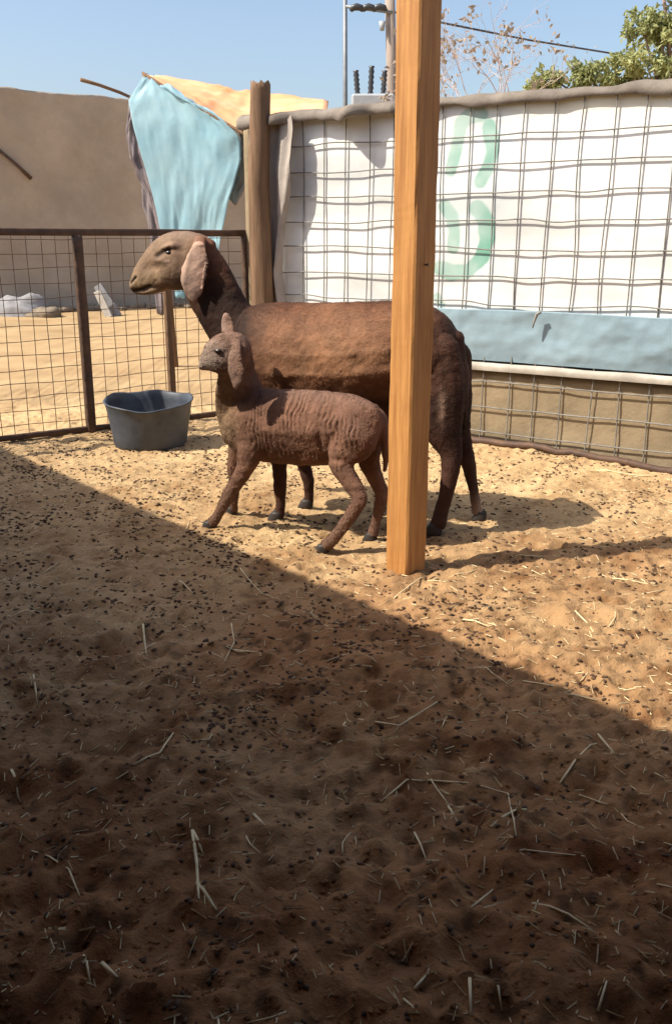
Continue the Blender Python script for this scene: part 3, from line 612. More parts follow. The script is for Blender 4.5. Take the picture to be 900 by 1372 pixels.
# ------------------------------------------------------------------ animals
class Animal:
    def __init__(s, name, P, ang_deg, label):
        s.P = np.array([P[0], P[1], 0.0]); a = math.radians(ang_deg)
        s.D = np.array([math.cos(a), -math.sin(a), 0.0])     # towards the tail
        s.N = np.array([-math.sin(a), -math.cos(a), 0.0])    # towards the near flank
        s.root = empty(name, s.P); tag(s.root, label, 'sheep' if name == 'ewe' else 'lamb')
        s.mb = MB()
    def at(s, px, py, off=0.0): return onplane(px, py, s.P + s.N * off, s.N)
    def off_of(s, p): return float(np.dot(p - s.P, s.N))
    def loft(s, rings, n=24, power=2.3, egg=0.0):
        V = []; m = len(rings)
        for (c, a, b) in rings:
            for k in range(n):
                t = 2 * math.pi * k / n; ct, st = math.cos(t), math.sin(t)
                e = 2.0 / power
                V.append(c + a * math.copysign(abs(ct) ** e, ct) + b * math.copysign(abs(st) ** e, st) * (1 - egg * max(0.0, -ct)) * (1 + 0.25 * egg * math.exp(-((ct - 0.25) / 0.4) ** 2)))
        F_ = [(i * n + k, i * n + (k + 1) % n, (i + 1) * n + (k + 1) % n, (i + 1) * n + k) for i in range(m - 1) for k in range(n)]
        F_ += [tuple(range(n))[::-1], tuple((m - 1) * n + k for k in range(n))]
        s.mb.add(V, F_)
    def outline(s, secs, power=2.25, sub=4, egg=0.0):
        # secs: (A px, A py, B px, B py, half width, [centre offset]); rounded ends
        rr = []
        for q in secs:
            o_ = q[5] if len(q) > 5 else 0.0
            A = s.at(q[0], q[1], o_); B = s.at(q[2], q[3], o_)
            rr.append(np.concatenate([(A + B) / 2, (A - B) / 2, [q[4]]]))
        rr = np.array(rr); n = len(rr); u = np.linspace(0, n - 1, (n - 1) * sub + 1)
        # catmull-rom
        out = []
        for t in u:
            i = min(int(t), n - 2); f_ = t - i
            p0, p1, p2, p3 = rr[max(i - 1, 0)], rr[i], rr[i + 1], rr[min(i + 2, n - 1)]
            out.append(0.5 * ((2 * p1) + (-p0 + p2) * f_ + (2 * p0 - 5 * p1 + 4 * p2 - p3) * f_ ** 2 + (-p0 + 3 * p1 - 3 * p2 + p3) * f_ ** 3))
        out = np.array(out)
        def endcap(r, r_in):
            d = r[:3] - r_in[:3]; d /= np.linalg.norm(d) + 1e-9; R_ = min(np.linalg.norm(r[3:6]), r[6]); caps = []
            for k in (0.35, 0.65, 0.88):
                sc_ = math.sqrt(1 - k * k); e = r.copy(); e[:3] += d * R_ * k * 0.7; e[3:7] *= sc_; caps.append(e)
            return caps
        full = endcap(out[0], out[1])[::-1] + list(out) + endcap(out[-1], out[-2])
        s.loft([(r[:3], r[3:6], s.N * r[6]) for r in full], power=power, egg=egg)
    def limb(s, pts, n=14, sub=4):
        # pts: (world point, in-plane radius, lateral radius)
        rr = np.array([np.concatenate([p, [ra, rb]]) for (p, ra, rb) in pts]); m = len(rr); out = []
        for t in np.linspace(0, m - 1, (m - 1) * sub + 1):
            i = min(int(t), m - 2); f_ = t - i
            p0, p1, p2, p3 = rr[max(i - 1, 0)], rr[i], rr[i + 1], rr[min(i + 2, m - 1)]
            out.append(0.5 * ((2 * p1) + (-p0 + p2) * f_ + (2 * p0 - 5 * p1 + 4 * p2 - p3) * f_ ** 2 + (-p0 + 3 * p1 - 3 * p2 + p3) * f_ ** 3))
        out = np.array(out); d0 = out[0, :3] - out[1, :3]; d0 /= np.linalg.norm(d0) + 1e-9; caps = []
        for k in (0.35, 0.65, 0.88, 0.97):
            e = out[0].copy(); e[:3] += d0 * out[0, 3] * k * 0.8; e[3:5] *= math.sqrt(1 - k * k); caps.append(e)
        out = np.array(caps[::-1] + list(out)); tan = np.gradient(out[:, :3], axis=0); rings = []
        for r, t in zip(out, tan):
            t = t / (np.linalg.norm(t) + 1e-9); b = s.N - t * np.dot(s.N, t); b /= np.linalg.norm(b); a = np.cross(t, b)
            rings.append((r[:3], a * r[3], b * r[4]))
        s.loft(rings, n=n, power=2.0)
    def leg(s, joints, hoof_px, o_top, hoof_r, ground_pt=None):
        # joints: (px, py, ra, rb); the last is just above the hoof; lateral offset runs from o_top to the foot's own offset
        g = G(*hoof_px) if ground_pt is None else ground_pt
        zg = gz(g[0], g[1]); g = np.array([g[0], g[1], zg - 0.006]); o_foot = s.off_of(g)
        pts = []; n = len(joints)
        for i, (px, py, ra, rb) in enumerate(joints):
            f_ = i / (n - 1); f_ = f_ ** 0.9
            pts.append((s.at(px, py, o_top * (1 - f_) + o_foot * f_), ra, rb))
        foot = g + np.array([0, 0, hoof_r * 1.1]) + s.D * hoof_r * 0.25
        pts.append((foot, hoof_r * 0.92, hoof_r * 0.85)); s.limb(pts)
        # two-toed hoof as a part
        V = []; F_ = []
        for sd in (-1, 1):
            base_i = len(V); n_ = 12
            for (z, sc_, fw) in ((-0.002, 1.0, 0.30), (hoof_r * 0.5, 0.96, 0.18), (hoof_r * 1.15, 0.80, 0.0), (hoof_r * 1.5, 0.6, -0.05)):
                for k in range(n_):
                    t = 2 * math.pi * k / n_
                    V.append(g + np.array([0, 0, z]) - s.D * (hoof_r * (1.05 * sc_ * math.cos(t) + fw)) + s.N * (sd * hoof_r * 0.48 + hoof_r * 0.50 * sc_ * math.sin(t)))
            for i in range(3):
                for k in range(n_): k2 = (k + 1) % n_; F_.append((base_i + i * n_ + k, base_i + i * n_ + k2, base_i + (i + 1) * n_ + k2, base_i + (i + 1) * n_ + k))
            F_ += [tuple(base_i + k for k in range(n_))[::-1], tuple(base_i + 3 * n_ + k for k in range(n_))]
        fix_normals(mesh_obj('hoof', np.array(V) - s.P, F_, M['hoof'], s.root))
    def finish(s, voxel, mat_, smooth_it=6):
        o = mesh_obj('body_raw', np.array(s.mb.v) - s.P, s.mb.f, None); fix_normals(o)
        m1 = o.modifiers.new('r', 'REMESH'); m1.mode = 'VOXEL'; m1.voxel_size = voxel
        m2 = o.modifiers.new('s', 'SMOOTH'); m2.factor = 0.5; m2.iterations = smooth_it
        dg = bpy.context.evaluated_depsgraph_get(); me = bpy.data.meshes.new_from_object(o.evaluated_get(dg))
        bpy.data.objects.remove(o); me.name = 'body'; me.materials.clear(); me.materials.append(mat_)
        me.polygons.foreach_set('use_smooth', [True] * len(me.polygons))
        b = link_mesh('body', me, s.root); s.body = b; return b
    def sz(s, co):   # along-body and height coordinates, lateral
        return co @ s.D, co[:, 2], co @ s.N
    def ref(s, px, py):
        q_ = s.at(px, py) - s.P; return float(q_ @ s.D), float(q_[2])
    def eye_at(s, px, py, off, r):
        c = s.at(px, py, off) - s.P; V = []; F_ = []; n = 12
        for i in range(n + 1):
            for j in range(2 * n):
                ph = math.pi * i / n; t = math.pi * j / n
                V.append(c + r * (math.sin(ph) * math.cos(t) * s.D * 1.25 + math.sin(ph) * math.sin(t) * s.N * 0.8 + math.cos(ph) * np.array([0, 0, 0.7])))
        for i in range(n):
            for j in range(2 * n): j2 = (j + 1) % (2 * n); F_.append((i * 2 * n + j, (i + 1) * 2 * n + j, (i + 1) * 2 * n + j2, i * 2 * n + j2))
        return fix_normals(mesh_obj('eye', V, F_, M['eye'], s.root))

def blob(sx, zx, c, rx, rz):
    return np.exp(-(((sx - c[0]) / rx) ** 2 + ((zx - c[1]) / rz) ** 2))

def coat(an, body, n, cols, length, width, seed, mat_, lift=0.22):
    # short hair lying back along the body: one slim blade per tuft
    r = np.random.default_rng(seed); me = body.data; me.calc_loop_triangles(); nt3 = len(me.loop_triangles)
    tv = np.empty(nt3 * 3, np.int32); me.loop_triangles.foreach_get('vertices', tv); tv = tv.reshape(-1, 3)
    co = coords(body); nm = normals(body); ar = np.linalg.norm(np.cross(co[tv[:, 1]] - co[tv[:, 0]], co[tv[:, 2]] - co[tv[:, 0]]), axis=1)
    t = tv[r.choice(nt3, n, p=ar / ar.sum())]; w = r.dirichlet((1, 1, 1), n)
    P_ = (co[t] * w[..., None]).sum(1); N_ = (nm[t] * w[..., None]).sum(1); N_ /= np.linalg.norm(N_, axis=1)[:, None] + 1e-9
    C_ = (cols[t] * w[..., None]).sum(1) * r.uniform(0.75, 1.25, n)[:, None]
    flow = an.D * 0.9 + np.array([0, 0, -0.75]); d = flow + r.normal(0, 0.28, (n, 3)); d -= N_ * (d * N_).sum(1)[:, None]; d /= np.linalg.norm(d, axis=1)[:, None] + 1e-9
    sd = np.cross(N_, d); L_ = length(P_) * r.uniform(0.6, 1.3, n); W_ = width * r.uniform(0.7, 1.3, n)
    tip = P_ + (d + N_ * (lift * r.uniform(0.3, 1.6, n))[:, None]) * L_[:, None]; root = P_ - N_ * 0.0008
    mid = (root + tip) / 2 + N_ * (0.10 * L_)[:, None]
    V = np.stack([root - sd * (W_ * 0.5)[:, None], root + sd * (W_ * 0.5)[:, None], mid + sd * (W_ * 0.45)[:, None], mid - sd * (W_ * 0.45)[:, None], tip], 1).reshape(-1, 3)
    b = np.arange(n) * 5; F_ = [(i, i + 1, i + 2, i + 3) for i in b] + [(i + 3, i + 2, i + 4) for i in b]
    o = mesh_obj('coat_hair', V, F_, mat_, an.root); vcol(o, np.repeat(C_, 5, axis=0)); o['kind'] = 'stuff'; return o

# ---- ewe
fe = (G(375, 698) + G(413, 680)) / 2; he = (G(585, 716) + G(643, 700)) / 2
ewe_ang = math.degrees(math.atan2(fe[1] - he[1], he[0] - fe[0])) * 0.9
E_ = Animal('ewe', (fe + he) / 2, ewe_ang, 'brown adult ewe with long drooping ears standing behind the lamb')
E_.outline([(318, 440, 316, 500, 0.055), (333, 412, 318, 540, 0.105), (368, 405, 358, 572, 0.140), (420, 405, 414, 580, 0.168), (470, 404, 468, 580, 0.178), (520, 402, 520, 572, 0.172),
            (560, 405, 560, 560, 0.155), (592, 418, 588, 556, 0.135), (612, 444, 604, 552, 0.100), (624, 482, 616, 545, 0.055)], egg=0.42)
E_.outline([(362, 425, 312, 545, 0.085), (334, 408, 293, 478, 0.066), (318, 380, 270, 434, 0.055), (302, 350, 254, 406, 0.050), (287, 328, 246, 388, 0.048)], power=2.1)
E_.outline([(286, 322, 262, 384, 0.040), (270, 313, 254, 388, 0.050), (250, 309, 240, 389, 0.055), (229, 310, 224, 388, 0.056), (209, 320, 211, 389, 0.048), (193, 339, 200, 391, 0.040), (182, 357, 191, 392, 0.034), (176, 374, 184, 392, 0.027)], power=2.15)
E_.limb([(E_.at(215, 336, 0.040), 0.008, 0.008), (E_.at(222, 331, 0.048), 0.010, 0.010), (E_.at(231, 328, 0.050), 0.010, 0.010), (E_.at(240, 330, 0.046), 0.007, 0.007)])            # brow
E_.limb([(E_.at(183, 391, 0.002), 0.008, 0.016), (E_.at(196, 391, 0.002), 0.011, 0.022), (E_.at(212, 387, 0.002), 0.014, 0.026), (E_.at(228, 382, 0.0), 0.012, 0.026)])   # lower lip and jaw
def ear(an, pts):
    # pts: (px, py, lateral offset, half width px -> m, thickness)
    rings = []
    P_ = [an.at(px, py, o_) for (px, py, o_, w_, th_) in pts]
    for i, (px, py, o_, w_, th_) in enumerate(pts):
        t = P_[min(i + 1, len(P_) - 1)] - P_[max(i - 1, 0)]; t /= np.linalg.norm(t)
        a = an.D - t * np.dot(an.D, t); a /= np.linalg.norm(a); b = np.cross(t, a)
        rings.append((P_[i], a * w_, b * th_))
    an.loft(rings, n=16, power=2.0)
ear(E_, [(270, 318, 0.030, 0.018, 0.012), (267, 328, 0.054, 0.026, 0.011), (263, 344, 0.070, 0.040, 0.009), (260, 362, 0.078, 0.051, 0.0085), (258, 380, 0.080, 0.048, 0.008), (257, 394, 0.079, 0.032, 0.008), (257, 404, 0.076, 0.008, 0.007)])
ear(E_, [(270, 320, -0.030, 0.016, 0.012), (268, 332, -0.056, 0.026, 0.011), (267, 350, -0.070, 0.038, 0.009), (266, 375, -0.074, 0.040, 0.008), (265, 395, -0.070, 0.010, 0.007)])
E_.leg([(362, 490, 0.075, 0.05), (366, 550, 0.060, 0.045), (372, 600, 0.036, 0.032), (375, 640, 0.027, 0.025), (375, 652, 0.026, 0.025), (376, 675, 0.018, 0.018), (374, 688, 0.022, 0.021)], (371, 698), 0.085, 0.027)
E_.leg([(385, 490, 0.070, 0.05), (392, 550, 0.058, 0.045), (402, 600, 0.034, 0.030), (410, 633, 0.026, 0.025), (413, 645, 0.024, 0.024), (414, 664, 0.018, 0.018), (413, 672, 0.022, 0.021)], (411, 681), -0.085, 0.027)
E_.leg([(583, 470, 0.085, 0.050), (587, 525, 0.098, 0.060), (592, 570, 0.076, 0.054), (603, 603, 0.044, 0.035), (604, 622, 0.036, 0.030), (599, 655, 0.028, 0.026), (591, 685, 0.026, 0.025), (588, 698, 0.029, 0.027)], (582, 718), 0.085, 0.031)
E_.leg([(597, 480, 0.095, 0.06), (604, 530, 0.080, 0.055), (612, 570, 0.052, 0.045), (622, 602, 0.033, 0.030), (627, 620, 0.029, 0.026), (633, 650, 0.020, 0.020), (638, 678, 0.019, 0.019), (641, 688, 0.022, 0.021)], (643, 700), -0.085, 0.026)
E_.limb([(E_.at(610, 452, 0.0), 0.03, 0.045), (E_.at(615, 480, 0.0), 0.028, 0.045), (E_.at(620, 515, 0.0), 0.022, 0.034), (E_.at(621, 545, 0.0), 0.016, 0.024), (E_.at(621, 566, 0.0), 0.010, 0.014), (E_.at(621, 576, 0), 0.005, 0.007)])     # tail
eb = E_.finish(0.0046, M['ewe'], 7)
co = coords(eb); nm = normals(eb); s_, z_, l_ = E_.sz(co)
trunk = blob(s_, z_, E_.ref(470, 490), 0.42, 0.28)
disp = 0.0035 * fbm(co[:, 0] * 11, co[:, 1] * 11, co[:, 2] * 11, 3, 901) * trunk + 0.0012 * fbm(co[:, 0] * 45, co[:, 1] * 45, co[:, 2] * 45, 2, 905)
# shoulder and hip hollows
disp += -0.010 * blob(s_, z_, E_.ref(420, 470), 0.05, 0.10) * (l_ > 0) - 0.010 * blob(s_, z_, E_.ref(548, 470), 0.05, 0.06) * (l_ > 0) + 0.008 * blob(s_, z_, E_.ref(370, 470), 0.07, 0.10) * (l_ > 0)
def line_d(an, sx, zx, pxs):
    return seg_dist(sx, zx, [an.ref(*p) for p in pxs])
g_mouth = np.exp(-(line_d(E_, s_, z_, [(181, 389), (192, 387), (206, 382)]) / 0.006) ** 2); g_nos = np.exp(-(line_d(E_, s_, z_, [(179, 378), (187, 371)]) / 0.005) ** 2)
g_eye = np.exp(-(line_d(E_, s_, z_, [(218, 342), (226, 337), (234, 334)]) / 0.009) ** 2)
disp += -0.006 * g_mouth - 0.007 * g_nos - 0.006 * g_eye + 0.005 * blob(s_, z_, E_.ref(243, 365), 0.05, 0.05) - 0.007 * blob(s_, z_, E_.ref(210, 358), 0.045, 0.018) + 0.004 * blob(s_, z_, E_.ref(222, 348), 0.03, 0.010)
co2 = co + nm * disp[:, None]
# the near ear is folded lengthwise: its two halves fall back from the middle
ez = np.array([E_.ref(257, 404)[1], E_.ref(258, 380)[1], E_.ref(260, 362)[1], E_.ref(263, 344)[1], E_.ref(267, 328)[1]]); es = np.array([E_.ref(257, 404)[0], E_.ref(258, 380)[0], E_.ref(260, 362)[0], E_.ref(263, 344)[0], E_.ref(267, 328)[0]])
esc = np.interp(z_, ez, es); emask = np.clip((l_ - 0.060) / 0.012, 0, 1) * ((z_ > ez[0] - 0.02) & (z_ < ez[-1]) & (np.abs(s_ - esc) < 0.07)); ed_ = s_ - esc
co2 = co2 - (emask * 0.20 * np.abs(ed_ - 0.004))[:, None] * E_.N
eb.data.vertices.foreach_set('co', co2.ravel()); eb.data.update()
cb_brown = np.array([0.150, 0.062, 0.031]); dark = np.array([0.042, 0.018, 0.012]); tan_ = np.array([0.235, 0.13, 0.072]); pink = np.array([0.46, 0.31, 0.24])
def mixc(c, d, k): return c * (1 - k[:, None]) + d * k[:, None]
cc = np.tile(cb_brown, (len(co), 1))
nz3 = fbm(co[:, 0] * 6, co[:, 1] * 6, co[:, 2] * 6, 3, 911)
cc = mixc(cc, tan_, np.clip(0.35 * trunk * (0.6 + nz3), 0, 0.6))
cc = mixc(cc, np.array([0.25, 0.125, 0.064]), np.clip(blob(s_, z_, E_.ref(440, 470), 0.24, 0.12), 0, 1) * 0.75)
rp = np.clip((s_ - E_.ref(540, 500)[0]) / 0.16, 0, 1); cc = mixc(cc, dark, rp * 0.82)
belly_shade = np.clip((E_.ref(420, 522)[1] - z_ + 0.02 * nz3 + 0.10 * (s_ - E_.ref(420, 500)[0])) / 0.03, 0, 1); cc = mixc(cc, dark * 0.8, belly_shade * 0.85 * (s_ > E_.ref(300, 500)[0]))  # shade of the underside and lower chest painted into the coat
neck_shade = blob(s_, z_, E_.ref(305, 440), 0.15, 0.20); cc = mixc(cc, dark * 0.5, np.clip(neck_shade * 1.5, 0, 0.95))  # shade below the head painted into the neck colour
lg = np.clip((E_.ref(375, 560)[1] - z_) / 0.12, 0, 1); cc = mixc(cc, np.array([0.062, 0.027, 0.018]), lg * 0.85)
fc = np.clip((E_.ref(262, 350)[0] - s_) / 0.05 + 0.55, 0, 1) * (z_ > E_.ref(262, 396)[1]); cc = mixc(cc, np.array([0.225, 0.15, 0.098]), fc * 0.9)
cc = mixc(cc, np.array([0.36, 0.25, 0.15]), blob(s_, z_, E_.ref(198, 376), 0.075, 0.028) * 0.85)
cc = mixc(cc, np.array([0.21, 0.145, 0.11]), blob(s_, z_, E_.ref(250, 312), 0.09, 0.03) * 0.7)
ek = ((l_ > 0.056) & (z_ > E_.ref(262, 410)[1])).astype(float) * blob(s_, z_, E_.ref(261, 362), 0.09, 0.2); cc = mixc(cc, pink, np.clip(ek * 1.2, 0, 1) * 0.9); cc = cc * (1 - 0.28 * emask * np.exp(-((ed_ - 0.006) / 0.010) ** 2))[:, None]
cc = mixc(cc, np.array([0.012, 0.008, 0.007]), g_nos)
cc = mixc(cc, np.array([0.035, 0.022, 0.018]), g_mouth * 0.9)
cc = mixc(cc, np.array([0.03, 0.018, 0.014]), g_eye * 0.9)
cc = mixc(cc, np.array([0.09, 0.05, 0.035]), np.exp(-(line_d(E_, s_, z_, [(246, 325), (246, 372)]) / 0.02) ** 2) * 0.6)
cc = cc * (1 + 0.22 * nz3 + 0.12 * fbm(co[:, 0] * 28, co[:, 1] * 28, co[:, 2] * 28, 2, 915))[:, None].clip(0.5, 1.5)
cc = mixc(cc, np.array([0.42, 0.29, 0.20]), blob(s_, z_, E_.ref(641, 690), 0.03, 0.06) * 0.8)
cc = mixc(cc, np.array([0.36, 0.23, 0.17]), blob(s_, z_, E_.ref(600, 535), 0.012, 0.05) * 0.6)
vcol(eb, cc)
zf = E_.ref(262, 400)[1]; zl = E_.ref(375, 600)[1]; sface = E_.ref(285, 340)[0]
def ewe_len(P_):
    s2, z2, l2 = E_.sz(P_); L_ = np.full(len(P_), 0.0095); L_[(z2 > zf) & (s2 < sface)] = 0.0045; L_[z2 < zl] = 0.006; return L_
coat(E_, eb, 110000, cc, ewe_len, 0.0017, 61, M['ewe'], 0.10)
E_.eye_at(226, 338, 0.050, 0.0105); E_.eye_at(226, 338, -0.050, 0.0105)

# ---- lamb
fl_ = (G(283, 706) + G(312, 690)) / 2; hl = (G(435, 738) + G(500, 725)) / 2
La = Animal('lamb', (fl_ + hl) / 2 + np.array([0, -0.005, 0]), 25, 'young brown lamb with crimped wool walking in front of the ewe')
La.outline([(306, 520, 300, 578, 0.045), (326, 517, 314, 604, 0.066), (350, 520, 344, 616, 0.080), (390, 521, 386, 622, 0.088), (430, 523, 430, 624, 0.090), (465, 528, 465, 615, 0.086), (488, 536, 488, 606, 0.076), (504, 552, 504, 598, 0.054), (511, 568, 511, 590, 0.03)], egg=0.3)
La.outline([(352, 525, 302, 592, 0.058), (343, 502, 292, 560, 0.048, 0.025), (338, 478, 290, 530, 0.042, 0.068), (332, 462, 294, 506, 0.040, 0.100)], power=2.1)
HB = 0.105
La.outline([(331, 456, 318, 500, 0.034, HB), (322, 447, 312, 502, 0.042, HB + 0.004), (306, 443, 302, 501, 0.044, HB + 0.014), (290, 448, 292, 499, 0.039, HB + 0.026), (279, 459, 284, 497, 0.032, HB + 0.036), (271, 473, 277, 496, 0.026, HB + 0.043), (268, 484, 273, 495, 0.020, HB + 0.047)], power=2.15)
ear(La, [(318, 456, HB + 0.038, 0.014, 0.009), (316, 464, HB + 0.054, 0.020, 0.008), (315, 478, HB + 0.064, 0.028, 0.0065), (316, 494, HB + 0.066, 0.031, 0.006), (317, 510, HB + 0.064, 0.024, 0.006), (316, 522, HB + 0.060, 0.007, 0.006)])
ear(La, [(308, 454, HB - 0.020, 0.018, 0.010), (306, 444, HB - 0.032, 0.026, 0.008), (304, 434, HB - 0.040, 0.027, 0.007), (303, 426, HB - 0.044, 0.020, 0.006), (302, 419, HB - 0.046, 0.006, 0.005)])
La.leg([(332, 560, 0.062, 0.040), (336, 596, 0.052, 0.036), (328, 626, 0.035, 0.028), (313, 652, 0.026, 0.024), (307, 662, 0.025, 0.023), (293, 688, 0.018, 0.017), (288, 696, 0.020, 0.019)], (281, 707), 0.045, 0.023)
La.leg([(322, 560, 0.05, 0.035), (318, 598, 0.036, 0.028), (313, 625, 0.026, 0.023), (314, 645, 0.022, 0.021), (314, 655, 0.020, 0.02), (313, 674, 0.016, 0.016), (313, 682, 0.018, 0.017)], (311, 691), -0.045, 0.021)
La.leg([(482, 560, 0.080, 0.045), (474, 590, 0.078, 0.046), (458, 616, 0.052, 0.038), (466, 640, 0.036, 0.029), (480, 662, 0.029, 0.025), (479, 675, 0.026, 0.023), (460, 704, 0.021, 0.020), (446, 722, 0.021, 0.020)], (433, 739), 0.045, 0.024)
La.leg([(490, 560, 0.070, 0.04), (492, 590, 0.060, 0.04), (494, 618, 0.040, 0.033), (504, 642, 0.030, 0.026), (511, 662, 0.025, 0.022), (509, 676, 0.022, 0.021), (503, 700, 0.017, 0.017), (500, 712, 0.020, 0.019)], (497, 726), -0.045, 0.023)
La.limb([(La.at(500, 548, 0.0), 0.022, 0.03), (La.at(511, 562, 0), 0.022, 0.032), (La.at(517, 585, 0), 0.018, 0.026), (La.at(517, 610, 0), 0.012, 0.018), (La.at(515, 632, 0), 0.006, 0.008)])
lb = La.finish(0.0048, M['lamb'], 5)
co = coords(lb); nm = normals(lb); s_, z_, l_ = La.sz(co)
c0 = La.ref(345, 570)[0]; c1 = La.ref(500, 570)[0]; zc = La.ref(420, 570)[1]
fl_m = np.clip((s_ - c0) / 0.03, 0, 1) * np.clip((c1 - s_) / 0.03, 0, 1) * np.clip(1 - ((z_ - zc) / 0.15) ** 2, 0, 1) * np.clip(np.abs(l_) * 25, 0, 1)
warp = 0.018 * fbm(s_ * 8, z_ * 10, 0, 3, 931) + 0.25 * (z_ - zc) * np.clip((s_ - La.ref(450, 570)[0]) * 8, -0.3, 1.5)
wave = np.sin((s_ + warp) * 2 * math.pi / 0.0185); wave = np.sign(wave) * np.abs(wave) ** 0.8
disp = 0.0030 * wave * fl_m * np.clip(0.70 + 0.9 * fbm(s_ * 11, z_ * 14, 0, 2, 933), 0, 1.2)
disp += 0.0030 * fbm(co[:, 0] * 20, co[:, 1] * 20, co[:, 2] * 20, 3, 935) * (z_ > 0.22) + 0.0008 * fbm(co[:, 0] * 70, co[:, 1] * 70, co[:, 2] * 70, 2, 936)
disp += 0.010 * blob(s_, z_, La.ref(480, 575), 0.05, 0.04) * (l_ > 0) - 0.008 * blob(s_, z_, La.ref(468, 608), 0.04, 0.012) * (l_ > 0) - 0.006 * blob(s_, z_, La.ref(443, 580), 0.012, 0.05) * (l_ > 0)
disp += -0.005 * blob(s_, z_, La.ref(292, 470), 0.010, 0.010)
lb.data.vertices.foreach_set('co', (co + nm * disp[:, None]).ravel()); lb.data.update()
lam = np.array([0.170, 0.088, 0.058]); cc = np.tile(lam, (len(co), 1))
nz3 = fbm(co[:, 0] * 9, co[:, 1] * 9, co[:, 2] * 9, 3, 941)
cc = cc * (1 + 0.24 * nz3)[:, None].clip(0.5, 1.5)
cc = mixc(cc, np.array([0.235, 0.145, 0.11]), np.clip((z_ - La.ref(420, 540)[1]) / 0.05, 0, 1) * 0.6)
cc = mixc(cc, np.array([0.30, 0.205, 0.12]), blob(s_, z_, La.ref(305, 555), 0.07, 0.11) * 0.75)
cc = mixc(cc, np.array([0.30, 0.225, 0.175]), blob(s_, z_, La.ref(290, 478), 0.10, 0.08) * 0.85)
cc = mixc(cc, np.array([0.44, 0.32, 0.27]), blob(s_, z_, La.ref(304, 426), 0.03, 0.05) * 0.8)
cc = mixc(cc, np.array([0.42, 0.33, 0.27]), ((l_ > HB + 0.050) & (z_ > La.ref(316, 524)[1])) * blob(s_, z_, La.ref(316, 492), 0.06, 0.10) * 0.8)
cc = mixc(cc, np.array([0.085, 0.05, 0.038]), blob(s_, z_, La.ref(489, 560), 0.05, 0.05) * 0.55)
cc = mixc(cc, np.array([0.05, 0.035, 0.03]), blob(s_, z_, La.ref(274, 493), 0.022, 0.007) * 0.9)
cc = mixc(cc, np.array([0.05, 0.03, 0.025]), blob(s_, z_, La.ref(292, 470), 0.018, 0.014) * 0.85)
cc = mixc(cc, np.array([0.04, 0.025, 0.02]), blob(s_, z_, La.ref(270, 483), 0.006, 0.006) * 0.9)
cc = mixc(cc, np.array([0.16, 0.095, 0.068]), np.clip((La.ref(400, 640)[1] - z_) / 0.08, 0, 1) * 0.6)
vcol(lb, cc)
zfl = La.ref(300, 505)[1]; sfl = La.ref(330, 470)[0]; zll = La.ref(400, 640)[1]
def lamb_len(P_):
    s2, z2, l2 = La.sz(P_); L_ = np.full(len(P_), 0.004); L_[(z2 > zfl) & (s2 < sfl)] = 0.005; L_[z2 < zll] = 0.006; return L_
coat(La, lb, 50000, cc, lamb_len, 0.0024, 62, M['lamb'], 0.3)
La.eye_at(292, 470, HB + 0.059, 0.0115); La.eye_at(292, 470, HB - 0.012, 0.0105)

# ------------------------------------------------------------------ utility pole group beyond the wall
YP = 15.0
def upole():
    b = atY(523, 300, YP); r = empty('utility_pole', (b[0], YP, 0)); tag(r, 'wooden utility pole with steel crossarm and dark insulators beyond the wall', 'pole')
    bb = np.array(r.location)
    mesh_obj('shaft', *tube(np.array([[b[0], YP, -0.5], atY(525, 130, YP), atY(521, -60, YP)]) - bb, [0.085, 0.075, 0.07], 12), M['pole_wood'], r)
    A = atY(463, 8, YP - 0.1); B = atY(526, 16, YP - 0.1)
    mesh_obj('crossarm', *tube(np.array([A, B]) - bb, 0.022, 6), M['steel'], r)
    for px in (478, 494, 509):
        p = atY(px, 12, YP - 0.1) - bb
        mesh_obj('insulator', *tube([p + [-0.09, 0, -0.02], p + [-0.06, 0, 0.02], p + [0, 0, 0.035], p + [0.06, 0, 0.02], p + [0.09, 0, -0.02]], [0.025, 0.045, 0.05, 0.045, 0.025], 10), M['porcelain'], r)
    p = atY(512, 28, YP - 0.12) - bb; mesh_obj('clamp', *tube([p, p + [0, 0, -0.12]], [0.05, 0.03], 8), M['tank'], r)
upole()
b = atY(462, 300, YP); r = empty('steel_pole', (b[0], YP, 0)); tag(r, 'thin grey steel pole carrying the far end of the crossarm', 'pole')
mesh_obj('shaft', *tube([[0, 0, -0.5], [0, 0, 3], np.array(atY(462, -60, YP)) - np.array(r.location)], [0.036, 0.034, 0.03], 10), M['steel'], r)
c = atY(500, 132, YP - 0.4); r = empty('transformer', (c[0], YP - 0.4, 0)); tag(r, 'pale transformer with three dark bushings showing over the wall top', 'transformer')
rb_ = np.array(r.location); zt = float(atY(500, 127, YP - 0.4)[2])
V, F_ = rbox((-0.32, -0.2, zt - 1.0), (0.30, 0.2, zt), 0.03); fix_normals(mesh_obj('tank', V, F_, M['tank'], r, False))
for dx in (-0.27, 0.27): mesh_obj('leg', *tube([[dx, 0, -0.3], [dx, 0, zt - 0.98]], 0.05, 8), M['steel'], r)
for px, tilt in ((479, -0.05), (496, 0.04), (513, 0.05)):
    p = atY(px, 128, YP - 0.4) - rb_; tp = atY(px, 94 if px != 496 else 88, YP - 0.4) - rb_; tp[0] += tilt * 0.5
    pts = np.linspace(p, tp, 12); mesh_obj('bushing', *tube(pts, [0.03 + 0.014 * (i % 2) for i in range(12)], 10), M['porcelain'], r)
# power line
A = atY(521, 14, YP); B = atY(598, 31, YP + 0.3); Cq = atY(820, 71, YP + 3); D_ = atY(1100, 110, YP + 7)
pts = [A, B, atY(708, 53, YP + 1.5), Cq, D_]
o = mesh_obj('power_line', *tube(np.array(pts) - A, 0.016, 5), M['porcelain']); o.location = A; tag(o, 'dark power cable running from the utility pole past the trees', 'cable')

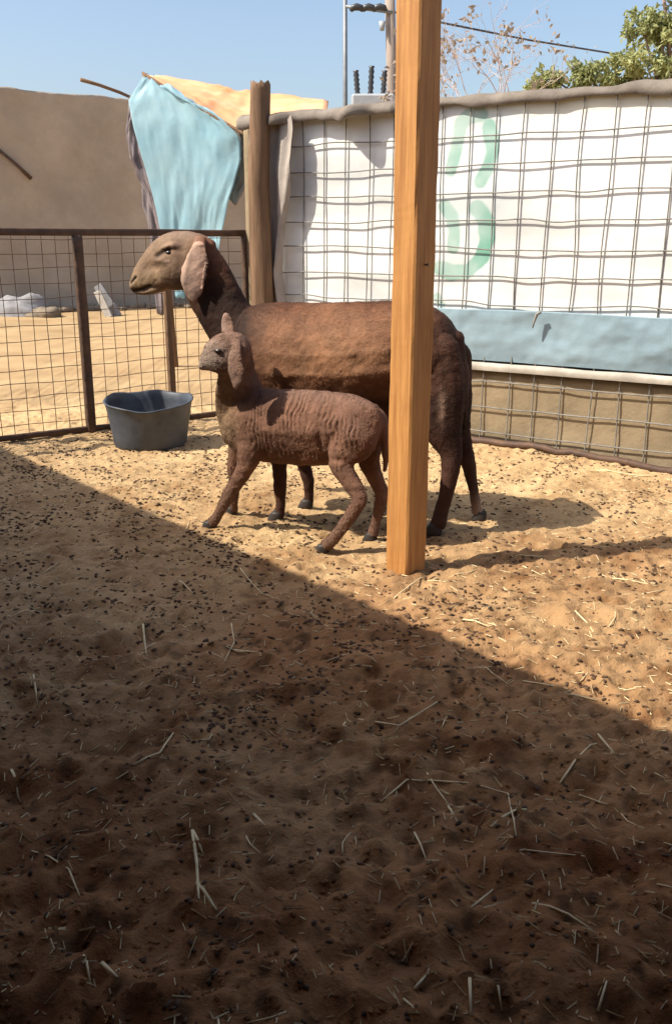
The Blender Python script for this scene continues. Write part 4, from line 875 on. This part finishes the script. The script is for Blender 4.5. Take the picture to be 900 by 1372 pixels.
# ------------------------------------------------------------------ trees
def leaves(centres, n, size, mat_, name, parent, origin, spread, seed, droop=0.0):
    r = np.random.default_rng(seed); V = []; F_ = []
    centres = np.array(centres); idx = r.integers(0, len(centres), n)
    for k in range(n):
        c = centres[idx[k]]; d = r.normal(0, 1, 3); d /= np.linalg.norm(d); p = c[:3] + d * (c[3] * spread * r.random() ** 0.45) * np.array([1, 1, 0.75]) - origin
        u = r.normal(0, 1, 3); u[2] -= droop; u /= np.linalg.norm(u); w = np.cross(u, r.normal(0, 1, 3)); w /= np.linalg.norm(w) + 1e-9
        s = size * r.uniform(0.6, 1.4); i = len(V); b = np.cross(u, w) * s * 0.15
        V += [p, p + u * s * 0.5 + w * s * 0.27 + b, p + u * s, p + u * s * 0.5 - w * s * 0.27 + b]; F_.append((i, i + 1, i + 2, i + 3))
    return mesh_obj(name, V, F_, mat_, parent, False)
YT = 11.0
b = atY(905, 300, YT); gt = empty('leafy_tree', (b[0], YT, 0)); tag(gt, 'leafy green tree rising behind the right wall', 'tree'); gb = np.array(gt.location)
cent = [(880, 20, 0.42, 0), (905, 55, 0.45, .2), (868, 92, 0.26, -.2), (840, 88, 0.17, 0), (805, 98, 0.20, .1), (775, 92, 0.13, 0), (742, 106, 0.12, 0), (830, 112, 0.25, .2), (895, 100, 0.30, 0), (935, 20, 0.5, 0), (900, -40, 0.5, .2), (860, 35, 0.16, -.1), (855, 110, 0.22, .1), (780, 118, 0.16, 0), (880, -90, 0.5, 0), (950, 90, 0.45, .2), (740, 118, 0.12, .1), (720, 112, 0.05, 0), (984, 40, 0.5, .3), (970, -50, 0.5, .1)]
cs = []
for (px, py, r_, dy) in cent:
    p = atY(px, py, YT + dy); cs.append([*p, r_])
mb = MB(); trunk_top = np.array([b[0], YT, 2.1])
tr = MB(); tr.add(*tube(np.array([[b[0], YT, -0.4], [b[0] + 0.05, YT, 1.0], trunk_top, trunk_top + [0.1, 0, 1.0]]) - gb, [0.13, 0.11, 0.09, 0.05], 10))
for c in cs:
    p = np.array(c[:3]); m_ = (trunk_top + p) / 2 + [0, 0, -0.15]; tr.add(*tube(np.array([trunk_top - [0, 0, 0.2], m_, p]) - gb, [0.045, 0.025, 0.008], 6))
tr.build('trunk', M['bark'], gt)
sub = []
r2 = np.random.default_rng(5)
for c in cs:
    for k in range(max(4, int(26 * c[3]))):
        d = r2.normal(0, 1, 3); d /= np.linalg.norm(d); sub.append([*(np.array(c[:3]) + d * c[3] * r2.random() ** 0.5 * 0.95), 0.10 + 0.10 * r2.random() * c[3]])
leaves(sub, 10500, 0.066, M['leaf'], 'crown', gt, gb, 1.0, 31, 0.3)

YB = 10.0
b = atY(655, 300, YB); bt = empty('bare_tree', (b[0], YB, 0)); tag(bt, 'almost bare tree of thin pale twigs with few dry leaves beyond the wall', 'tree'); bb = np.array(bt.location)
tw = MB(); tips = []; r3 = np.random.default_rng(12)
def grow(p, d, l, r_, depth):
    pts = [p]; dd = d.copy()
    for k in range(4): dd = dd + r3.normal(0, 0.13, 3); dd[2] += 0.05; dd /= np.linalg.norm(dd); pts.append(pts[-1] + dd * l / 4)
    tw.add(*tube(np.array(pts) - bb, np.linspace(r_, r_ * 0.6, 5), 5 if depth > 1 else 4, cap=False))
    if depth == 0: tips.append(pts[-1]); tips.append(pts[2]); return
    for k in range(3 if depth > 1 else 2):
        nd = dd + r3.normal(0, 0.55, 3) * np.array([1, 1, 0.7]); nd /= np.linalg.norm(nd); grow(pts[-1 - (k % 2)], nd, l * r3.uniform(0.55, 0.8), r_ * 0.58, depth - 1)
tip0 = np.array([b[0], YB, 1.75])
tw.add(*tube(np.array([[b[0], YB, -0.4], [b[0] + 0.03, YB, 0.8], tip0]) - bb, [0.06, 0.05, 0.04], 8))
for d in ((-0.75, 0, 0.8), (-0.35, 0.3, 1), (0.1, -0.2, 1), (0.35, 0.2, 0.9), (-0.95, -0.1, 0.45), (-0.5, -0.3, 1.1)):
    d = np.array(d, float); d /= np.linalg.norm(d); grow(tip0, d, 0.58, 0.010, 4)
tw.build('trunk', M['twig'], bt)
tc_ = [[*p, 0.06] for p in tips]; leaves(tc_, 420, 0.06, M['dry_leaf'], 'crown', bt, bb, 1.0, 33, 0.6)

# ------------------------------------------------------------------ shed roof that shades the near part of the pen (stands left of and behind the viewpoint)
HR = 2.30; shift = SH * HR / math.tan(SUN_EL)
e1 = G(30, 620) - shift; e2 = G(900, 997) - shift; ed = (e1 - e2) / np.linalg.norm(e1 - e2)
e0 = e1 + ed * 1.6
poly = [e0, e2, np.array([3.4, e2[1] - 0.1, 0]), np.array([3.4, -3.6, 0]), np.array([-6.5, -3.6, 0]), np.array([-6.5, e0[1], 0])]  # right-hand arm over the viewpoint added to darken the foreground
unseen_shed = empty('unseen_shed', (-1.5, -1.5, 0)); tag(unseen_shed, 'unseen iron-roofed shed, its close walls added to deepen the near shade', 'unseen_shed'); so = np.array(unseen_shed.location)
V = [np.array([p[0], p[1], HR]) - so for p in poly] + [np.array([p[0], p[1], HR + 0.05]) - so for p in poly]; n = len(poly)
fix_normals(mesh_obj('roof_with_added_arm', V, [tuple(range(n)), tuple(range(n, 2 * n))] + [(i, (i + 1) % n, n + (i + 1) % n, n + i) for i in range(n)], M['iron'], unseen_shed, False))
def slab(name, lo, hi, m):
    V, F_ = rbox(np.array(lo) - so, np.array(hi) - so, 0.005); return fix_normals(mesh_obj(name, V, F_, m, unseen_shed, False))
slab('wall', (-4.6, -1.7, -0.3), (1.7, -1.605, HR - 0.002), M['unseen_shed_wood'])  # unseen walls, added close in to deepen the near shade
slab('wall', (1.705, -1.7, -0.3), (1.8, 0.75, HR - 0.002), M['unseen_shed_wood'])  # unseen wall, added to deepen the near shade
slab('wall', (-4.7, -1.7, -0.3), (-4.605, 3.2, HR - 0.002), M['unseen_shed_wood'])  # unseen wall, added to deepen the near shade
for p in (e0 + [0, -0.15, 0], e2 + [-0.2, -0.1, 0]):
    slab('post', (p[0] - 0.05, p[1] - 0.05, -0.3), (p[0] + 0.05, p[1] + 0.05, HR - 0.002), M['unseen_shed_wood'])

# ------------------------------------------------------------------ droppings and straw
n = 15500; V = []; F_ = []
ico = [(0, 0, 1)] + [(math.cos(t) * 0.9, math.sin(t) * 0.9, 0.35) for t in np.arange(5) * 1.2566] + [(math.cos(t + 0.628) * 0.9, math.sin(t + 0.628) * 0.9, -0.4) for t in np.arange(5) * 1.2566] + [(0, 0, -1)]
icf = [(0, i + 1, (i + 1) % 5 + 1) for i in range(5)] + [(i + 1, i + 6, (i + 1) % 5 + 1) for i in range(5)] + [((i + 1) % 5 + 1, i + 6, (i + 1) % 5 + 6) for i in range(5)] + [(i + 6, 11, (i + 1) % 5 + 6) for i in range(5)]
ico = np.array(ico)
cl = [(rng.uniform(-2.0, 1.9), 0.75 + 4.4 * rng.random() ** 1.1) for _ in range(1000)]
for k in range(n):
    if k % 5 < 4: cx, cy = cl[rng.integers(len(cl))]; x = cx + rng.normal(0, 0.045); y = cy + rng.normal(0, 0.04)
    else: x = rng.uniform(-2.0, 2.0); y = 0.75 + 4.2 * rng.random()
    if np.dot(np.array([x, y, 0]) - WALL0, WN) < 0.05 or np.dot(np.array([x, y, 0]) - F0, FN) < 0.05: continue
    if y < 1.75 and rng.random() < 0.5: continue
    if x > 0.1 + 0.3 * (4 - y) and rng.random() < 0.35: continue
    s = rng.uniform(0.003, 0.0068) * min(1.0, 0.55 + 0.16 * y); a = rng.uniform(0, 6.28); p = ico * [s * rng.uniform(1.0, 2.2), s, s * rng.uniform(0.45, 0.9)] * rng.uniform(0.65, 1.25, (12, 1))
    p = np.stack([p[:, 0] * math.cos(a) - p[:, 1] * math.sin(a), p[:, 0] * math.sin(a) + p[:, 1] * math.cos(a), p[:, 2]], 1) + [x, y, gz(x, y) + s * 0.15]
    i = len(V); V.extend(p); F_.extend([(q[0] + i, q[1] + i, q[2] + i) for q in icf])
o = mesh_obj('droppings', V, F_, M['dung']); tag(o, 'small dark sheep droppings scattered all over the sandy pen', 'droppings', kind='stuff')

V = []; F_ = []; C_ = []
for k in range(5200):                     # crumbs and clods of trodden sand
    y = 0.72 + 4.2 * rng.random() ** 1.3; x = rng.uniform(-0.46, 0.46) * (y + 0.35); s = rng.uniform(0.0025, 0.0065)
    if np.dot(np.array([x, y, 0]) - WALL0, WN) < 0.06 or np.dot(np.array([x, y, 0]) - F0, FN) < 0.06: continue
    p = ico * [s * rng.uniform(0.8, 1.4), s, s * 0.7] * rng.uniform(0.6, 1.35, (12, 1)); a = rng.uniform(0, 6.28)
    p = np.stack([p[:, 0] * math.cos(a) - p[:, 1] * math.sin(a), p[:, 0] * math.sin(a) + p[:, 1] * math.cos(a), p[:, 2]], 1) + [x, y, gz(x, y) + s * 0.05]
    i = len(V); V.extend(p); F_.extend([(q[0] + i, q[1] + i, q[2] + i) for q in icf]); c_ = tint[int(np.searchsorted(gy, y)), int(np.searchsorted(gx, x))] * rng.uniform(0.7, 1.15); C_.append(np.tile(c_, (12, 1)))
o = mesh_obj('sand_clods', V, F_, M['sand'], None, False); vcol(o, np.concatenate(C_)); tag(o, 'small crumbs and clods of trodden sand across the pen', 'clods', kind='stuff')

def lay_straw(pts, r_, name='straw_stalk', group='straw stalks on the ground', label='dry straw stalk lying on the trampled sand of the pen'):
    pts = np.array(pts, float); fine_ = []
    for a, b in zip(pts[:-1], pts[1:]):
        m = max(2, int(np.linalg.norm(b - a) / 0.035))
        for k in range(m): fine_.append(a + (b - a) * k / m)
    fine_.append(pts[-1]); fine_ = np.array(fine_)
    zz = np.array([gz(p[0], p[1]) for p in fine_]); sm = zz.copy()
    for _ in range(3): sm[1:-1] = np.maximum(sm[1:-1], (sm[:-2] + sm[2:]) / 2)
    fine_[:, 2] = sm + r_ * 0.7
    o_ = fine_[0].copy(); o = mesh_obj(name, *tube(fine_ - o_, 1.25 * np.linspace(r_, r_ * 0.65, len(fine_)), 5), M['straw']); o.location = o_
    return tag(o, label, 'straw', group)
S = [[(258, 1122), (264, 1165), (267, 1222)], [(264, 1195), (280, 1215), (290, 1228)], [(258, 1122), (272, 1148)], [(42, 1135), (92, 1165), (106, 1197)], [(180, 1040), (215, 1022), (233, 990)], [(340, 1096), (362, 1122)], [(113, 1290), (122, 1328)], [(138, 1305), (158, 1330)],
     [(510, 1076), (545, 1054), (570, 1050)], [(572, 1050), (650, 1060), (680, 1068), (690, 1138)], [(657, 1122), (705, 1083)], [(555, 1112), (571, 1155)], [(712, 1220), (760, 1235), (792, 1252)], [(630, 1232), (660, 1195)], [(750, 1045), (800, 990)], [(801, 984), (822, 1015)],
     [(480, 968), (535, 982), (585, 953)], [(192, 842), (196, 880)], [(310, 838), (314, 862), (300, 888)], [(314, 872), (345, 884)], [(322, 770), (350, 795), (375, 805)], [(437, 886), (475, 882)], [(45, 905), (50, 940)], [(528, 805), (570, 775)], [(628, 1330), (630, 1372)], [(660, 1325), (672, 1360)],
     [(540, 1350), (560, 1372)], [(800, 1365), (810, 1340)], [(820, 775), (880, 785)], [(700, 910), (760, 925)], [(240, 780), (258, 795)], [(620, 830), (655, 845)], [(55, 770), (80, 757)], [(765, 935), (800, 942)], [(770, 820), (795, 845)], [(555, 1330), (570, 1312)], [(15, 1030), (24, 1060)], [(600, 1085), (612, 1110)], [(860, 795), (890, 790)], [(800, 633), (872, 640)], [(700, 760), (726, 772)], [(240, 500 + 330), (256, 842)]]
for s in S: lay_straw([G(*p) for p in s], rng.uniform(0.0016, 0.0026))
for k in range(70):
    y = 0.8 + 4.0 * rng.random() ** 1.1; x = rng.uniform(-0.42, 0.42) * (y + 0.2); a = rng.uniform(0, 6.28); l = rng.uniform(0.03, 0.11)
    p = np.array([x, y, 0]); d = np.array([math.cos(a), math.sin(a), 0]) * l
    if np.dot(p - WALL0, WN) < 0.15 or np.dot(p - F0, FN) < 0.15: continue
    lay_straw([p, p + d * 0.5 + rng.normal(0, 0.006, 3), p + d], rng.uniform(0.0011, 0.0018))
mb = MB()
for k in range(5200):
    y = 0.75 + 4.6 * rng.random() ** 1.1; x = rng.uniform(-0.45, 0.45) * (y + 0.3); a = rng.uniform(0, 6.28); l = rng.uniform(0.006, 0.028)
    if np.dot(np.array([x, y, 0]) - WALL0, WN) < 0.06 or np.dot(np.array([x, y, 0]) - F0, FN) < 0.06: continue
    q0 = np.array([x, y, gz(x, y) + 0.002]); x1, y1 = x + math.cos(a) * l, y + math.sin(a) * l; q1 = np.array([x1, y1, gz(x1, y1) + 0.003])
    mb.add(*tube([q0, q1], rng.uniform(0.0007, 0.0014), 3))
o = mb.build('straw_bits', M['straw'], None, False); tag(o, 'tiny broken straw bits trodden into the sand', 'straw', kind='stuff')
